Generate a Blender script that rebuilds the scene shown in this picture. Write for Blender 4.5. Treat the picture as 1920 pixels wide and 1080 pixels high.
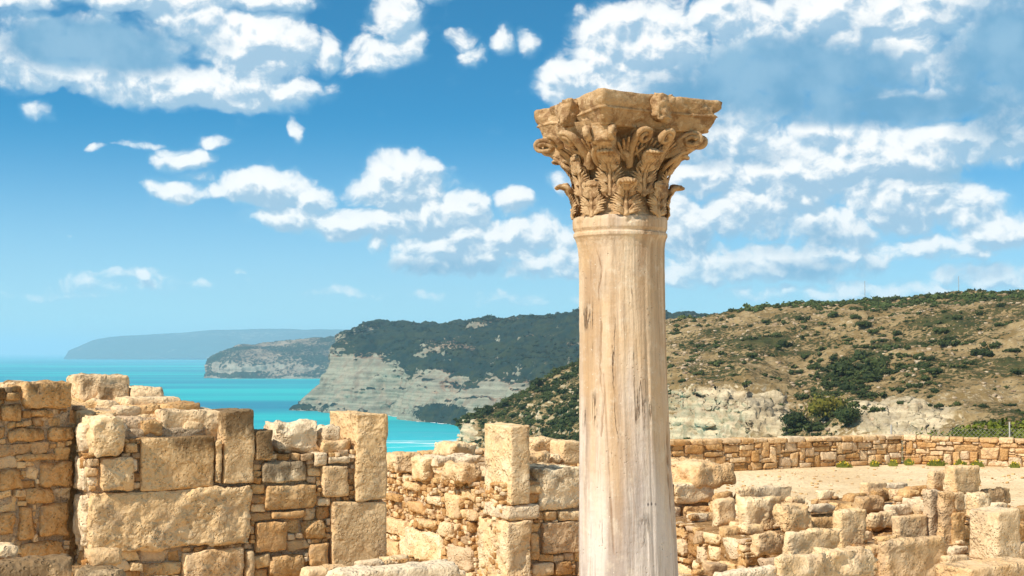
import bpy, math, random
import numpy as np
from mathutils import Vector

for _o in list(bpy.data.objects):
    bpy.data.objects.remove(_o)
SC = bpy.context.scene
COL = SC.collection
RAD = math.radians

# ------------------------------------------------------------------ camera
EYE = 2.6                       # metres above the gravel court
F = 2667.0                      # focal length in 1920-wide pixels (50 mm on 36 mm)
PITCH = math.atan(120 / F)
cam_d = bpy.data.cameras.new('camera')
cam_d.lens = 50; cam_d.sensor_width = 36
cam_d.clip_start = 0.1; cam_d.clip_end = 200000
cam = bpy.data.objects.new('camera', cam_d)
cam.location = (0, 0, EYE)
cam.rotation_euler = (math.pi / 2 + PITCH, 0, 0)
COL.objects.link(cam)
SC.camera = cam

# ------------------------------------------------------------------ colour management
SC.view_settings.view_transform = 'Standard'
SC.view_settings.look = 'None'
SC.view_settings.exposure = 0.14
SC.view_settings.gamma = 1.0
SC.cycles.use_denoising = True
SC.cycles.max_bounces = 6
SC.cycles.diffuse_bounces = 4
SC.cycles.volume_bounces = 1
SC.cycles.caustics_reflective = False
SC.cycles.caustics_refractive = False

# ------------------------------------------------------------------ sun
SUN_AZ = 52.0      # degrees to the left of the direction behind the camera
SUN_EL = 45.0
ca, sa = math.cos(RAD(SUN_AZ)), math.sin(RAD(SUN_AZ))
SUN = Vector((-sa * math.cos(RAD(SUN_EL)), -ca * math.cos(RAD(SUN_EL)), math.sin(RAD(SUN_EL))))
sun_d = bpy.data.lights.new('sun', 'SUN')
sun_d.energy = 5.0
sun_d.angle = RAD(0.5)
sun_d.color = (1.0, 0.93, 0.82)
sun = bpy.data.objects.new('sun', sun_d)
sun.rotation_euler = SUN.to_track_quat('Z', 'Y').to_euler()
sun.location = (-20, -20, 30)
COL.objects.link(sun)


def ray(px, py):
    """world direction through a point of the photograph"""
    a, b = (px - 960) / F, (540 - py) / F
    c, s = math.cos(PITCH), math.sin(PITCH)
    return (a, c - b * s, s + b * c)


def P(px, py, Y):
    d = ray(px, py)
    t = Y / d[1]
    return (d[0] * t, Y, EYE + d[2] * t)


# ------------------------------------------------------------------ node helpers
class NT:
    def __init__(self, tree):
        self.t = tree; self.n = tree.nodes; self.l = tree.links

    def new(self, typ, **kw):
        nd = self.n.new(typ)
        for k, v in kw.items():
            setattr(nd, k, v)
        return nd

    def put(self, sock, v):
        if isinstance(v, bpy.types.NodeSocket):
            self.l.new(v, sock)
        elif v is not None:
            sock.default_value = v

    def math(self, op, a, b=None, c=None, clamp=False):
        nd = self.new('ShaderNodeMath', operation=op); nd.use_clamp = clamp
        self.put(nd.inputs[0], a)
        if b is not None: self.put(nd.inputs[1], b)
        if c is not None: self.put(nd.inputs[2], c)
        return nd.outputs[0]

    def vmath(self, op, a, b=None, scale=None):
        nd = self.new('ShaderNodeVectorMath', operation=op)
        self.put(nd.inputs[0], a)
        if b is not None: self.put(nd.inputs[1], b)
        if scale is not None: self.put(nd.inputs['Scale'], scale)
        return nd.outputs['Value'] if op in ('LENGTH', 'DISTANCE', 'DOT_PRODUCT') else nd.outputs[0]

    def comb(self, x, y, z):
        nd = self.new('ShaderNodeCombineXYZ')
        for i, v in enumerate((x, y, z)): self.put(nd.inputs[i], v)
        return nd.outputs[0]

    def sep(self, v):
        nd = self.new('ShaderNodeSeparateXYZ'); self.put(nd.inputs[0], v)
        return nd.outputs

    def noise(self, vec, scale, detail=4, rough=0.55, dist=0.0, lac=2.0):
        nd = self.new('ShaderNodeTexNoise')
        self.put(nd.inputs['Vector'], vec)
        nd.inputs['Scale'].default_value = scale
        nd.inputs['Detail'].default_value = detail
        nd.inputs['Roughness'].default_value = rough
        nd.inputs['Lacunarity'].default_value = lac
        nd.inputs['Distortion'].default_value = dist
        return nd.outputs['Fac']

    def voro(self, vec, scale, feature='F1', smooth=None, out='Distance', rnd=1.0):
        nd = self.new('ShaderNodeTexVoronoi', feature=feature)
        self.put(nd.inputs['Vector'], vec)
        nd.inputs['Scale'].default_value = scale
        nd.inputs['Randomness'].default_value = rnd
        if smooth is not None: nd.inputs['Smoothness'].default_value = smooth
        return nd.outputs[out]

    def mr(self, v, a, b, c=0.0, d=1.0, typ='SMOOTHSTEP'):
        nd = self.new('ShaderNodeMapRange', interpolation_type=typ)
        self.put(nd.inputs[0], v)
        for i, x in zip((1, 2, 3, 4), (a, b, c, d)): self.put(nd.inputs[i], x)
        return nd.outputs[0]

    def mix(self, f, a, b, blend='MIX'):
        nd = self.new('ShaderNodeMix', data_type='RGBA', blend_type=blend)
        self.put(nd.inputs[0], f)
        for sock, v in ((nd.inputs[6], a), (nd.inputs[7], b)):
            if isinstance(v, tuple) and len(v) == 3: v = v + (1.0,)
            self.put(sock, v)
        return nd.outputs[2]

    def attr(self, name):
        nd = self.new('ShaderNodeAttribute'); nd.attribute_name = name
        return nd.outputs['Fac']

    def objco(self):
        return self.new('ShaderNodeTexCoord').outputs['Object']

    def worldpos(self):
        return self.new('ShaderNodeNewGeometry').outputs['Position']

    def mapping(self, vec, scale=(1, 1, 1), loc=(0, 0, 0), rot=(0, 0, 0)):
        nd = self.new('ShaderNodeMapping')
        self.put(nd.inputs[0], vec)
        nd.inputs['Location'].default_value = loc
        nd.inputs['Rotation'].default_value = rot
        nd.inputs['Scale'].default_value = scale
        return nd.outputs[0]


# ------------------------------------------------------------------ sky with clouds
def azel(px, py):
    d = ray(px, py)
    L = math.sqrt(d[0] ** 2 + d[1] ** 2 + d[2] ** 2)
    return (math.atan2(d[0], d[1]) * F / 100, math.asin(d[2] / L) * F / 100)


CLOUDS = [  # sky position, half extents, weight
    (40, -5, 80, 18, .8), (240, -8, 170, 26, .95), (470, 0, 130, 26, .85), (330, 25, 60, 20, .7),
    (0, 110, 70, 50, .8), (120, 135, 120, 34, .95), (250, 150, 170, 36, 1), (400, 165, 190, 38, 1), (510, 178, 80, 32, 1),
    (480, 90, 112, 60, 1.2), (375, 45, 62, 38, .95), (545, 110, 50, 46, .8), (200, 85, 200, 60, .78), (60, 60, 110, 50, .65),
    (612, 95, 26, 36, .75), (742, 30, 50, 50, .85), (705, 100, 62, 38, .9), (765, 75, 36, 52, .7), (720, 60, 46, 40, .7),
    (862, 78, 26, 22, .6), (880, 108, 40, 22, .66), (945, 75, 24, 28, .72), (992, 84, 22, 30, .7), (815, 0, 46, 14, .6),
    (65, 208, 28, 17, .64), (176, 273, 20, 9, .58), (552, 243, 15, 24, .60), (262, 270, 50, 10, .5),
    (345, 296, 52, 20, .8), (398, 268, 42, 12, .62), (340, 355, 58, 20, .76), (408, 352, 44, 16, .7), (370, 330, 36, 14, .6),
    (495, 348, 80, 32, 1.1), (580, 370, 52, 24, .9), (570, 405, 95, 24, .95), (690, 418, 115, 28, 1.05),
    (755, 350, 86, 52, 1.25), (745, 318, 50, 28, 1.05), (865, 392, 52, 42, 1.1), (815, 400, 84, 42, 1.15),
    (705, 452, 22, 24, .66), (965, 382, 34, 25, .85), (880, 455, 125, 46, 1.1), (800, 488, 80, 28, .9), (960, 445, 80, 38, .95),
    (1020, 440, 60, 40, .85), (1040, 490, 80, 32, .85), (940, 500, 100, 24, .62), (1050, 340, 26, 22, .64),
    (230, 535, 200, 20, .46), (250, 518, 90, 14, .5), (120, 548, 140, 12, .42), (640, 549, 80, 12, .5), (448, 518, 18, 8, .5), (950, 560, 180, 20, .42),
    (1058, 158, 48, 46, 1), (1125, 115, 60, 60, 1), (1155, 66, 84, 56, 1.15), (1235, 95, 100, 84, 1.2), (1095, 22, 30, 22, .5),
    (1190, 150, 140, 62, 1.15), (1350, 25, 90, 34, .95), (1430, 128, 38, 28, .85), (1320, 175, 110, 60, .75),
    (1545, 20, 120, 42, 1), (1700, 25, 150, 50, 1), (1690, 105, 90, 54, .95), (1790, 135, 56, 56, .9), (1885, 70, 90, 110, .85), (1440, 30, 60, 30, .8),
    (1480, 110, 220, 90, .85), (1340, 262, 200, 40, .95), (1560, 240, 220, 40, .8), (1880, 190, 120, 60, .75), (1650, 195, 180, 44, .8), (1400, 200, 160, 50, .8), (1800, 190, 120, 40, .8),
    (1500, 325, 110, 62, 1.2), (1335, 335, 100, 50, .9), (1580, 370, 90, 40, .7), (1400, 400, 110, 44, 1), (1285, 425, 60, 70, .9),
    (1660, 292, 130, 58, 1.2), (1820, 268, 130, 40, 1), (1690, 365, 110, 60, 1.1), (1560, 425, 90, 44, .9), (1800, 385, 80, 40, .9), (1880, 430, 80, 34, .9),
    (1470, 490, 210, 34, .85), (1740, 470, 120, 28, .75), (1290, 510, 130, 30, .75), (1600, 545, 260, 18, .62), (1860, 512, 100, 24, .85), (1450, 550, 120, 16, .6),
]
SHADES = [  # parts of the clouds that are thick and grey-blue
    (190, 85, 190, 48, 1.0), (60, 62, 80, 36, .7), (330, 100, 60, 40, .6), (1490, 150, 230, 70, 1.0), (1880, 120, 120, 130, .85), (1320, 170, 120, 70, .7),
    (1700, 205, 260, 30, .9), (1380, 295, 180, 22, .5), (1450, 450, 210, 34, .45), (1790, 330, 150, 18, .6), (1620, 60, 50, 30, .5),
    (1600, 510, 300, 26, .55), (850, 505, 160, 20, .6), (1250, 175, 90, 40, .45), (640, 440, 90, 12, .4),
]


def blob_field(nt, vec, blobs):
    acc = None
    for cx, cy, rx, ry, w in blobs:
        a, e = azel(cx, cy)
        kx, ky = 100 / (rx * 1.42), 100 / (ry * 1.48)
        nd = nt.new('ShaderNodeVectorMath', operation='MULTIPLY_ADD')
        nt.put(nd.inputs[0], vec); nd.inputs[1].default_value = (kx, ky, 0); nd.inputs[2].default_value = (-a * kx, -e * ky, 0)
        r2 = nt.vmath('DOT_PRODUCT', nd.outputs[0], nd.outputs[0])
        v = nt.math('MULTIPLY_ADD', r2, -w, w)
        acc = v if acc is None else nt.math('MAXIMUM', acc, v)
    return nt.math('MAXIMUM', acc, 0.0)


def make_world():
    w = bpy.data.worlds.new('World')
    SC.world = w
    w.use_nodes = True
    nt = NT(w.node_tree)
    for nd in list(nt.n): nt.n.remove(nd)
    # density group
    g = bpy.data.node_groups.new('cloud_density', 'ShaderNodeTree')
    g.interface.new_socket('Vector', in_out='INPUT', socket_type='NodeSocketVector')
    g.interface.new_socket('D', in_out='OUTPUT', socket_type='NodeSocketFloat')
    g.interface.new_socket('Veil', in_out='OUTPUT', socket_type='NodeSocketFloat')
    gt = NT(g)
    gi = gt.new('NodeGroupInput'); go = gt.new('NodeGroupOutput')
    v = gi.outputs[0]
    warp = gt.new('ShaderNodeTexNoise'); warp.inputs['Scale'].default_value = 1.3; warp.inputs['Detail'].default_value = 3
    gt.l.new(v, warp.inputs['Vector'])
    wv = gt.vmath('SUBTRACT', warp.outputs['Color'], (.5, .5, .5))
    v2 = gt.vmath('ADD', v, gt.vmath('SCALE', wv, scale=.55))
    bias = blob_field(gt, v2, CLOUDS)
    stretched = gt.vmath('MULTIPLY', v2, (1, 1.25, 1))
    n = gt.noise(stretched, 1.3, 9, .56)
    vn = gt.new('ShaderNodeTexVoronoi', feature='F1', voronoi_dimensions='2D')
    gt.put(vn.inputs['Vector'], gt.vmath('ADD', stretched, (3.1, 7.7, 0)))
    vn.inputs['Scale'].default_value = 1.55; vn.inputs['Detail'].default_value = 4.5; vn.inputs['Roughness'].default_value = .50
    vn.normalize = True
    vo = vn.outputs['Distance']
    D = gt.math('ADD', bias, gt.math('ADD', gt.math('MULTIPLY', gt.math('SUBTRACT', n, .5), 1.1), gt.math('MULTIPLY', bias, .10)))
    D = gt.math('ADD', D, gt.math('MULTIPLY', gt.math('SUBTRACT', .30, vo), 1.1))
    gt.l.new(D, go.inputs[0])
    gt.l.new(gt.math('ADD', bias, gt.math('MULTIPLY', gt.math('SUBTRACT', n, .5), 1.2)), go.inputs[1])

    gen = nt.new('ShaderNodeTexCoord').outputs['Generated']
    s = nt.sep(gen)
    az = nt.math('MULTIPLY', nt.math('ARCTAN2', s[0], s[1]), F / 100)
    el = nt.math('MULTIPLY', nt.math('ARCSINE', s[2]), F / 100)
    p = nt.comb(az, el, 0.0)

    def dens(vec):
        nd = nt.new('ShaderNodeGroup'); nd.node_tree = g
        nt.put(nd.inputs[0], vec)
        return nd.outputs
    D0, veil = dens(p)[0:2]
    D1 = dens(nt.vmath('ADD', p, (-.09, .17, 0)))[0]
    alpha = nt.math('MULTIPLY', nt.mr(D0, .32, .74), nt.mr(D0, .3, 1.2, .80, 1.0))
    grad = nt.math('SUBTRACT', D0, D1)          # > 0 on the side towards the sun
    lit = nt.mr(nt.math('ADD', grad, nt.math('MULTIPLY', nt.math('SUBTRACT', D0, .9), -.16)), -.20, .22)
    shade = blob_field(nt, p, SHADES)
    thick = nt.mr(nt.math('ADD', shade, nt.math('MULTIPLY', nt.math('SUBTRACT', nt.noise(p, 1.0, 5, .6), .5), 1.0)), .16, .80)
    core = nt.mix(lit, (3.5, 5.2, 6.8), (9.8, 9.7, 9.5))
    cloud = nt.mix(thick, core, nt.mix(nt.mr(nt.noise(p, .8, 4, .5), .35, .65), (1.25, 3.3, 5.4), (2.6, 4.6, 6.4)))
    # clear sky: Nishita, looked up a little higher than it is so the low sky is a deep blue
    sky = nt.new('ShaderNodeTexSky', sky_type='NISHITA')
    sky.sun_disc = False
    sky.sun_elevation = RAD(SUN_EL)
    sky.sun_rotation = math.atan2(SUN.x, SUN.y)
    sky.altitude = 60; sky.air_density = 1.0; sky.dust_density = 0.4; sky.ozone_density = 2.0
    up = nt.comb(s[0], s[1], nt.math('ADD', nt.math('MULTIPLY', nt.math('MAXIMUM', s[2], 0.0), 2.4), 0.01))
    nrm = nt.vmath('NORMALIZE', up)
    nt.l.new(nrm, sky.inputs[0])
    skyc = nt.mix(1.0, sky.outputs[0], (.16, 1.16, 1.46), 'MULTIPLY')
    low = nt.mr(s[2], 0.0, .17, 1.0, 0.0)
    skyc = nt.mix(nt.math('MULTIPLY', low, .75), skyc, (5.2, 6.8, 7.5))
    skyc = nt.mix(nt.math('MULTIPLY', nt.mr(veil, .1, 1.0), .55), skyc, (3.9, 6.2, 7.7))
    # unseen broken bright cloud, added outside the view to warm and brighten the shade
    away = nt.mr(nt.vmath('DOT_PRODUCT', gen, (0, math.cos(RAD(3)), math.sin(RAD(3)))), .80, .90, 1, 0)
    brk = nt.mr(nt.noise(gen, 2.2, 4, .6), .40, .58)
    skyc = nt.mix(nt.math('MULTIPLY', nt.math('MULTIPLY', away, brk), .55), skyc, (8.0, 7.5, 6.8))
    fade = nt.mr(s[2], 0.0, .07, .55, 1.0)
    fin = nt.mix(nt.math('MULTIPLY', alpha, fade), skyc, cloud)
    bg = nt.new('ShaderNodeBackground')
    nt.l.new(fin, bg.inputs[0]); bg.inputs[1].default_value = 0.1
    out = nt.new('ShaderNodeOutputWorld')
    nt.l.new(bg.outputs[0], out.inputs[0])
    w.cycles.sampling_method = 'MANUAL'
    w.cycles.sample_map_resolution = 512


make_world()

# ------------------------------------------------------------------ numpy noise
_rs = np.random.RandomState(7)
_perm = _rs.permutation(1024).astype(np.int64)
_grad = _rs.normal(size=(1024, 3)); _grad /= np.linalg.norm(_grad, axis=1)[:, None]


def perlin(p):
    p = np.asarray(p, dtype=np.float64)
    i = np.floor(p).astype(np.int64); f = p - i
    u = f * f * f * (f * (f * 6 - 15) + 10)
    out = 0
    for dx in (0, 1):
        wx = u[:, 0] if dx else 1 - u[:, 0]
        for dy in (0, 1):
            wy = u[:, 1] if dy else 1 - u[:, 1]
            for dz in (0, 1):
                wz = u[:, 2] if dz else 1 - u[:, 2]
                h = _perm[(_perm[(_perm[(i[:, 0] + dx) & 1023] + i[:, 1] + dy) & 1023] + i[:, 2] + dz) & 1023]
                gr = _grad[h]
                d = gr[:, 0] * (f[:, 0] - dx) + gr[:, 1] * (f[:, 1] - dy) + gr[:, 2] * (f[:, 2] - dz)
                out = out + wx * wy * wz * d
    return out * 1.6


def fbm(p, octv=4, gain=.5, lac=2.03):
    a, s, o = 1.0, 0.0, 0
    p = np.asarray(p, float)
    for k in range(octv):
        o = o + a * perlin(p + k * 17.3); s += a
        a *= gain; p = p * lac
    return o / s


def ridged(p, octv=4, gain=.5):
    a, s, o = 1.0, 0.0, 0
    for k in range(octv):
        o = o + a * (1 - np.abs(perlin(p + k * 9.1)) * 2); s += a
        a *= gain; p = p * 2.05
    return o / s


# ------------------------------------------------------------------ mesh helpers
def quad_mesh(name, V, Q, mat, attrs=None, smooth=True):
    """V (n,3), Q (m,4) or (m,3)"""
    V = np.asarray(V, np.float32); Q = np.asarray(Q, np.int32)
    me = bpy.data.meshes.new(name)
    k = Q.shape[1]
    me.vertices.add(len(V)); me.vertices.foreach_set('co', V.ravel())
    me.loops.add(Q.size); me.loops.foreach_set('vertex_index', Q.ravel())
    me.polygons.add(len(Q))
    me.polygons.foreach_set('loop_start', np.arange(0, Q.size, k, dtype=np.int32))
    me.polygons.foreach_set('loop_total', np.full(len(Q), k, np.int32))
    me.polygons.foreach_set('use_smooth', np.full(len(Q), smooth, bool))
    me.update(calc_edges=True)
    for an, av in (attrs or {}).items():
        at = me.attributes.new(an, 'FLOAT', 'POINT')
        at.data.foreach_set('value', np.asarray(av, np.float32))
    if mat: me.materials.append(mat)
    return me


def link(name, me, loc=(0, 0, 0), parent=None, rz=0.0):
    o = bpy.data.objects.new(name, me)
    o.location = loc; o.rotation_euler = (0, 0, rz)
    COL.objects.link(o)
    if parent is not None: o.parent = parent
    return o


def tag(o, label=None, cat=None, group=None, kind=None):
    if label: o['label'] = label
    if cat: o['category'] = cat
    if group: o['group'] = group
    if kind: o['kind'] = kind
    return o


def thing(name, label, cat, loc=(0, 0, 0), rz=0.0, group=None):
    o = bpy.data.objects.new(name, None)
    o.empty_display_size = .3
    o.location = loc; o.rotation_euler = (0, 0, rz)
    COL.objects.link(o)
    return tag(o, label, cat, group)


class Acc:
    """collects quads of several shapes into one mesh"""
    def __init__(self): self.V = []; self.Q = []; self.A = {}; self.n = 0

    def add(self, V, Q, **attrs):
        self.V.append(np.asarray(V, float)); self.Q.append(np.asarray(Q) + self.n)
        self.n += len(V)
        for k, v in attrs.items():
            self.A.setdefault(k, []).append(np.broadcast_to(np.asarray(v, float), (len(V),)))

    def mesh(self, name, mat, origin=(0, 0, 0), smooth=True):
        V = np.concatenate(self.V) - np.asarray(origin)
        return quad_mesh(name, V, np.concatenate(self.Q), mat, {k: np.concatenate(v) for k, v in self.A.items()}, smooth)


_box_cache = {}


def box_grid(nx, ny, nz):
    """surface grid of the unit box [-1,1]^3, welded"""
    key = (nx, ny, nz)
    if key in _box_cache: return _box_cache[key]
    idx = {}; pts = []; quads = []

    def vid(i, j, k):
        t = (i, j, k)
        if t not in idx:
            idx[t] = len(pts); pts.append((2 * i / nx - 1, 2 * j / ny - 1, 2 * k / nz - 1))
        return idx[t]
    for i in range(nx):
        for j in range(ny):
            quads.append([vid(i, j, 0), vid(i, j + 1, 0), vid(i + 1, j + 1, 0), vid(i + 1, j, 0)])
            quads.append([vid(i, j, nz), vid(i + 1, j, nz), vid(i + 1, j + 1, nz), vid(i, j + 1, nz)])
    for i in range(nx):
        for k in range(nz):
            quads.append([vid(i, 0, k), vid(i + 1, 0, k), vid(i + 1, 0, k + 1), vid(i, 0, k + 1)])
            quads.append([vid(i, ny, k), vid(i, ny, k + 1), vid(i + 1, ny, k + 1), vid(i + 1, ny, k)])
    for j in range(ny):
        for k in range(nz):
            quads.append([vid(0, j, k), vid(0, j, k + 1), vid(0, j + 1, k + 1), vid(0, j + 1, k)])
            quads.append([vid(nx, j, k), vid(nx, j + 1, k), vid(nx, j + 1, k + 1), vid(nx, j, k + 1)])
    r = (np.array(pts, float), np.array(quads, np.int64))
    _box_cache[key] = r
    return r


def stone(dims, seed, r=None, jit=.06, low=.04, fine=.006, step=.03, facet=0.0, maxn=64):
    """a weathered block: rounded box with moved corners, dents and a rough skin; centred on 0"""
    rs = np.random.RandomState(seed % (2 ** 31))
    h = np.array(dims, float) / 2
    n = [int(min(maxn, max(4, round(d / step)))) for d in dims]
    C, Q = box_grid(*n)
    # denser towards the edges
    C = np.sign(C) * (1 - (1 - np.abs(C)) ** 1.25)
    if r is None: r = .18 * h.min()
    p = C * h
    sd = rs.uniform(-50, 50, 3)
    sc = 1.0 / max(h.max() * .9, .05)
    rv = r * np.clip(.85 + 1.1 * fbm(p * sc * 1.7 + sd, 2) + 1.1 * fbm(p * 16 + sd, 2), .10, 2.4)
    rv = np.minimum(rv, h.min() * .95)[:, None]
    q = np.clip(p, -(h - rv), (h - rv))
    d = p - q
    L = np.linalg.norm(d, axis=1)[:, None]
    nrm = d / np.maximum(L, 1e-9)
    p = q + nrm * rv
    # trilinear corner offsets
    co = rs.uniform(-1, 1, (2, 2, 2, 3)) * jit * h * 2
    w = (p / h + 1) / 2
    off = 0
    for a in (0, 1):
        for b in (0, 1):
            for c in (0, 1):
                ww = (w[:, 0] if a else 1 - w[:, 0]) * (w[:, 1] if b else 1 - w[:, 1]) * (w[:, 2] if c else 1 - w[:, 2])
                off = off + ww[:, None] * co[a, b, c]
    m = np.mean(h)
    dl = fbm(p * sc * 1.6 + sd + 11, 3) * low * m * 2
    df = fbm(p * 11 + sd + 23, 3, .6) * fine * .95 + fbm(p * 38 + sd, 2, .6) * fine * .8
    if facet:
        dl = dl - np.clip(ridged(p * sc * 1.1 + sd + 31, 2), 0, 1) ** 2 * facet * m
    p = p + nrm * (dl + df)[:, None] + off
    return p, Q


def place(p, origin, u, v):
    """local x -> u, y -> v (horizontal unit vectors), z up"""
    u = np.array([u[0], u[1], 0.0]); v = np.array([v[0], v[1], 0.0])
    return np.asarray(origin) + p[:, :1] * u + p[:, 1:2] * v + p[:, 2:3] * np.array([0, 0, 1.0])


# ------------------------------------------------------------------ materials
def material(name, rough=.9, spec=.2):
    m = bpy.data.materials.new(name); m.use_nodes = True
    nt = NT(m.node_tree)
    b = nt.n['Principled BSDF']
    b.inputs['Roughness'].default_value = rough
    b.inputs['Specular IOR Level'].default_value = spec
    return m, nt, b


def bump(nt, b, h, strength=.5, dist=.02):
    nd = nt.new('ShaderNodeBump'); nd.inputs['Strength'].default_value = strength
    nd.inputs['Distance'].default_value = dist
    nt.put(nd.inputs['Height'], h)
    nt.l.new(nd.outputs[0], b.inputs['Normal'])


def stone_material(name, light, mid, dark, stain=(.085, .048, .022), scale=1.0, pit=1.0, bands=0.0, bdist=.02):
    m, nt, b = material(name, .95, .05)
    co = nt.objco()
    tone = nt.attr('tone'); st = nt.attr('stain')
    co2 = nt.vmath('ADD', co, nt.comb(nt.math('MULTIPLY', tone, 13.0), nt.math('MULTIPLY', tone, 7.0), 0.0))
    n1 = nt.noise(co2, 2.2 * scale, 6, .6)
    n2 = nt.noise(co2, 14 * scale, 5, .65)
    n3 = nt.noise(co2, 55 * scale, 4, .6)
    f = nt.math('ADD', nt.math('MULTIPLY', n1, .65), nt.math('MULTIPLY', n2, .35))
    f = nt.math('ADD', f, nt.math('MULTIPLY', nt.math('SUBTRACT', tone, .5), .5))
    c = nt.mix(nt.mr(f, .30, .56), dark, mid)
    c = nt.mix(nt.mr(f, .52, .78), c, light)
    c = nt.mix(nt.mr(n3, .42, .7), c, nt.mix(.25, c, light))
    hue = nt.math('FRACT', nt.math('MULTIPLY', tone, 7.31))
    c = nt.mix(nt.math('MULTIPLY', nt.mr(hue, .55, .95), .50), c, (.74, .60, .43))
    c = nt.mix(nt.math('MULTIPLY', nt.mr(hue, .30, .02), .45), c, (.56, .27, .085))
    c = nt.mix(nt.math('MULTIPLY', nt.mr(nt.noise(co2, 3.2, 5, .7), .52, .64), .42), c, (.40, .28, .18))
    c = nt.mix(nt.math('MULTIPLY', nt.mr(nt.noise(co2, 19, 5, .75), .57, .66), .45), c, (.26, .16, .09))
    if bands:
        zz = nt.noise(nt.mapping(co2, (1.2, 1.2, 16)), 1.0, 3, .6)
        c = nt.mix(nt.math('MULTIPLY', nt.mr(zz, .5, .7), bands), c, dark)
    # black-brown weathering with its own blotchy outline, running down from the tops
    sn = nt.noise(nt.mapping(co2, (1, 1, .4)), 5.5 * scale, 6, .7)
    sm = nt.mr(nt.math('ADD', nt.math('MULTIPLY', st, .55), nt.math('SUBTRACT', sn, .5)), .20, .40)
    c = nt.mix(nt.math('MULTIPLY', sm, .74), c, stain)
    hole_shade = nt.math('MULTIPLY', nt.mr(nt.voro(co2, 24 * scale, 'F1'), .22, .12), nt.mr(nt.noise(co2, 4.5 * scale, 3), .46, .58))
    c = nt.mix(nt.math('MULTIPLY', hole_shade, .55 * min(1, pit * .66)), c, (.22, .11, .045))  # dark brown put into the holes as their shade, which bump cannot cast
    nt.l.new(c, b.inputs['Base Color'])
    # pitted limestone skin
    v = nt.voro(co2, 42 * scale, 'F1')
    pits = nt.mr(v, .0, .42)
    pm = nt.mr(nt.noise(co2, 6 * scale, 3), .42, .6)
    h = nt.math('ADD', nt.math('MULTIPLY', n2, .38), nt.math('MULTIPLY', n3, .55))
    h = nt.math('ADD', h, nt.math('MULTIPLY', nt.math('MULTIPLY', pits, pm), .55 * pit))
    hole = nt.math('MULTIPLY', nt.mr(nt.voro(co2, 24 * scale, 'F1'), .20, .30), 1.0)
    hm = nt.mr(nt.noise(co2, 4.5 * scale, 3), .50, .60)
    h = nt.math('ADD', h, nt.math('MULTIPLY', nt.math('MULTIPLY', hole, hm), .5 * pit))
    bump(nt, b, h, 1.0, bdist)
    return m


M_STONE = stone_material('limestone', (.90, .68, .41), (.72, .455, .20), (.42, .215, .075))
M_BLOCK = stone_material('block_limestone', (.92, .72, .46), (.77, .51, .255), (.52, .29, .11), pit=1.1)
M_MORTAR = stone_material('mortar', (.66, .44, .23), (.50, .31, .145), (.34, .19, .08), scale=2.0, bdist=.03)
M_FARWALL = stone_material('field_stone', (.86, .60, .34), (.72, .44, .20), (.52, .28, .10), bdist=.03)

# ------------------------------------------------------------------ the sea
SEA_Z = EYE - 60.0


def sea_depth(py):            # distance at which the sea meets this row of the photo
    d = ray(960, py)
    return 60.0 / (-d[2] / d[1])


def make_sea():
    m, nt, b = material('sea_water', .45, .10)
    pos = nt.worldpos()
    s = nt.sep(pos)
    big = nt.noise(nt.mapping(pos, (1 / 1500, 1 / 420, 1)), 1.0, 5, .55)
    band = nt.noise(nt.mapping(pos, (1 / 1500, 1 / 300, 1), (4.4, 1.2, 0)), 1.0, 5, .6)
    f = nt.math('ADD', nt.math('MULTIPLY', big, .5), nt.math('MULTIPLY', band, .5))
    turq = (.0, .46, .45); deep = (.0, .19, .30)
    c = nt.mix(nt.mr(f, .38, .60), turq, deep)
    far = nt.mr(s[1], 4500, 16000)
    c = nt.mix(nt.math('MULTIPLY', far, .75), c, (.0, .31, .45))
    # pale shallows in the near bay
    near = nt.mr(s[1], 900, 1250, 1, 0)
    c = nt.mix(nt.math('MULTIPLY', near, .55), c, (.06, .74, .72))
    # foam lines in the near bay
    fo = nt.noise(nt.mapping(pos, (1 / 85, 1 / 17, 1)), 1.0, 6, .65)
    foam = nt.math('MULTIPLY', nt.mr(fo, .56, .62), nt.mr(s[1], 1000, 1080, 1, 0))
    c = nt.mix(nt.math('MULTIPLY', foam, .8), c, (.8, .85, .82))
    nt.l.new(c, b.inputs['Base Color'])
    h = nt.noise(nt.mapping(pos, (1 / 14, 1 / 6, 1)), 1.0, 5, .6)
    bump(nt, b, h, .5, 1.2)
    xs = np.array([-42000, -8000, -2500, -800, 0, 800, 2500, 8000, 42000.]); ys = np.array([-3000, 0, 600, 1500, 3000, 6000, 12000, 24000, 43000.])
    V = np.array([(x, y, SEA_Z) for y in ys for x in xs])
    nx = len(xs)
    Q = np.array([(j * nx + i, j * nx + i + 1, (j + 1) * nx + i + 1, (j + 1) * nx + i) for j in range(len(ys) - 1) for i in range(nx - 1)])
    tag(link('sea', quad_mesh('sea', V, Q, m)), kind='structure')


make_sea()


# ------------------------------------------------------------------ land sheets
def catmull(keys, t):
    """keys (n,k) at 0..n-1, t (m,) -> (m,k), smooth but monotone enough"""
    keys = np.asarray(keys, float); n = len(keys)
    i = np.clip(np.floor(t).astype(int), 0, n - 2); f = (t - i)[:, None]
    return keys[i] * (1 - f) + keys[i + 1] * f


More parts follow.
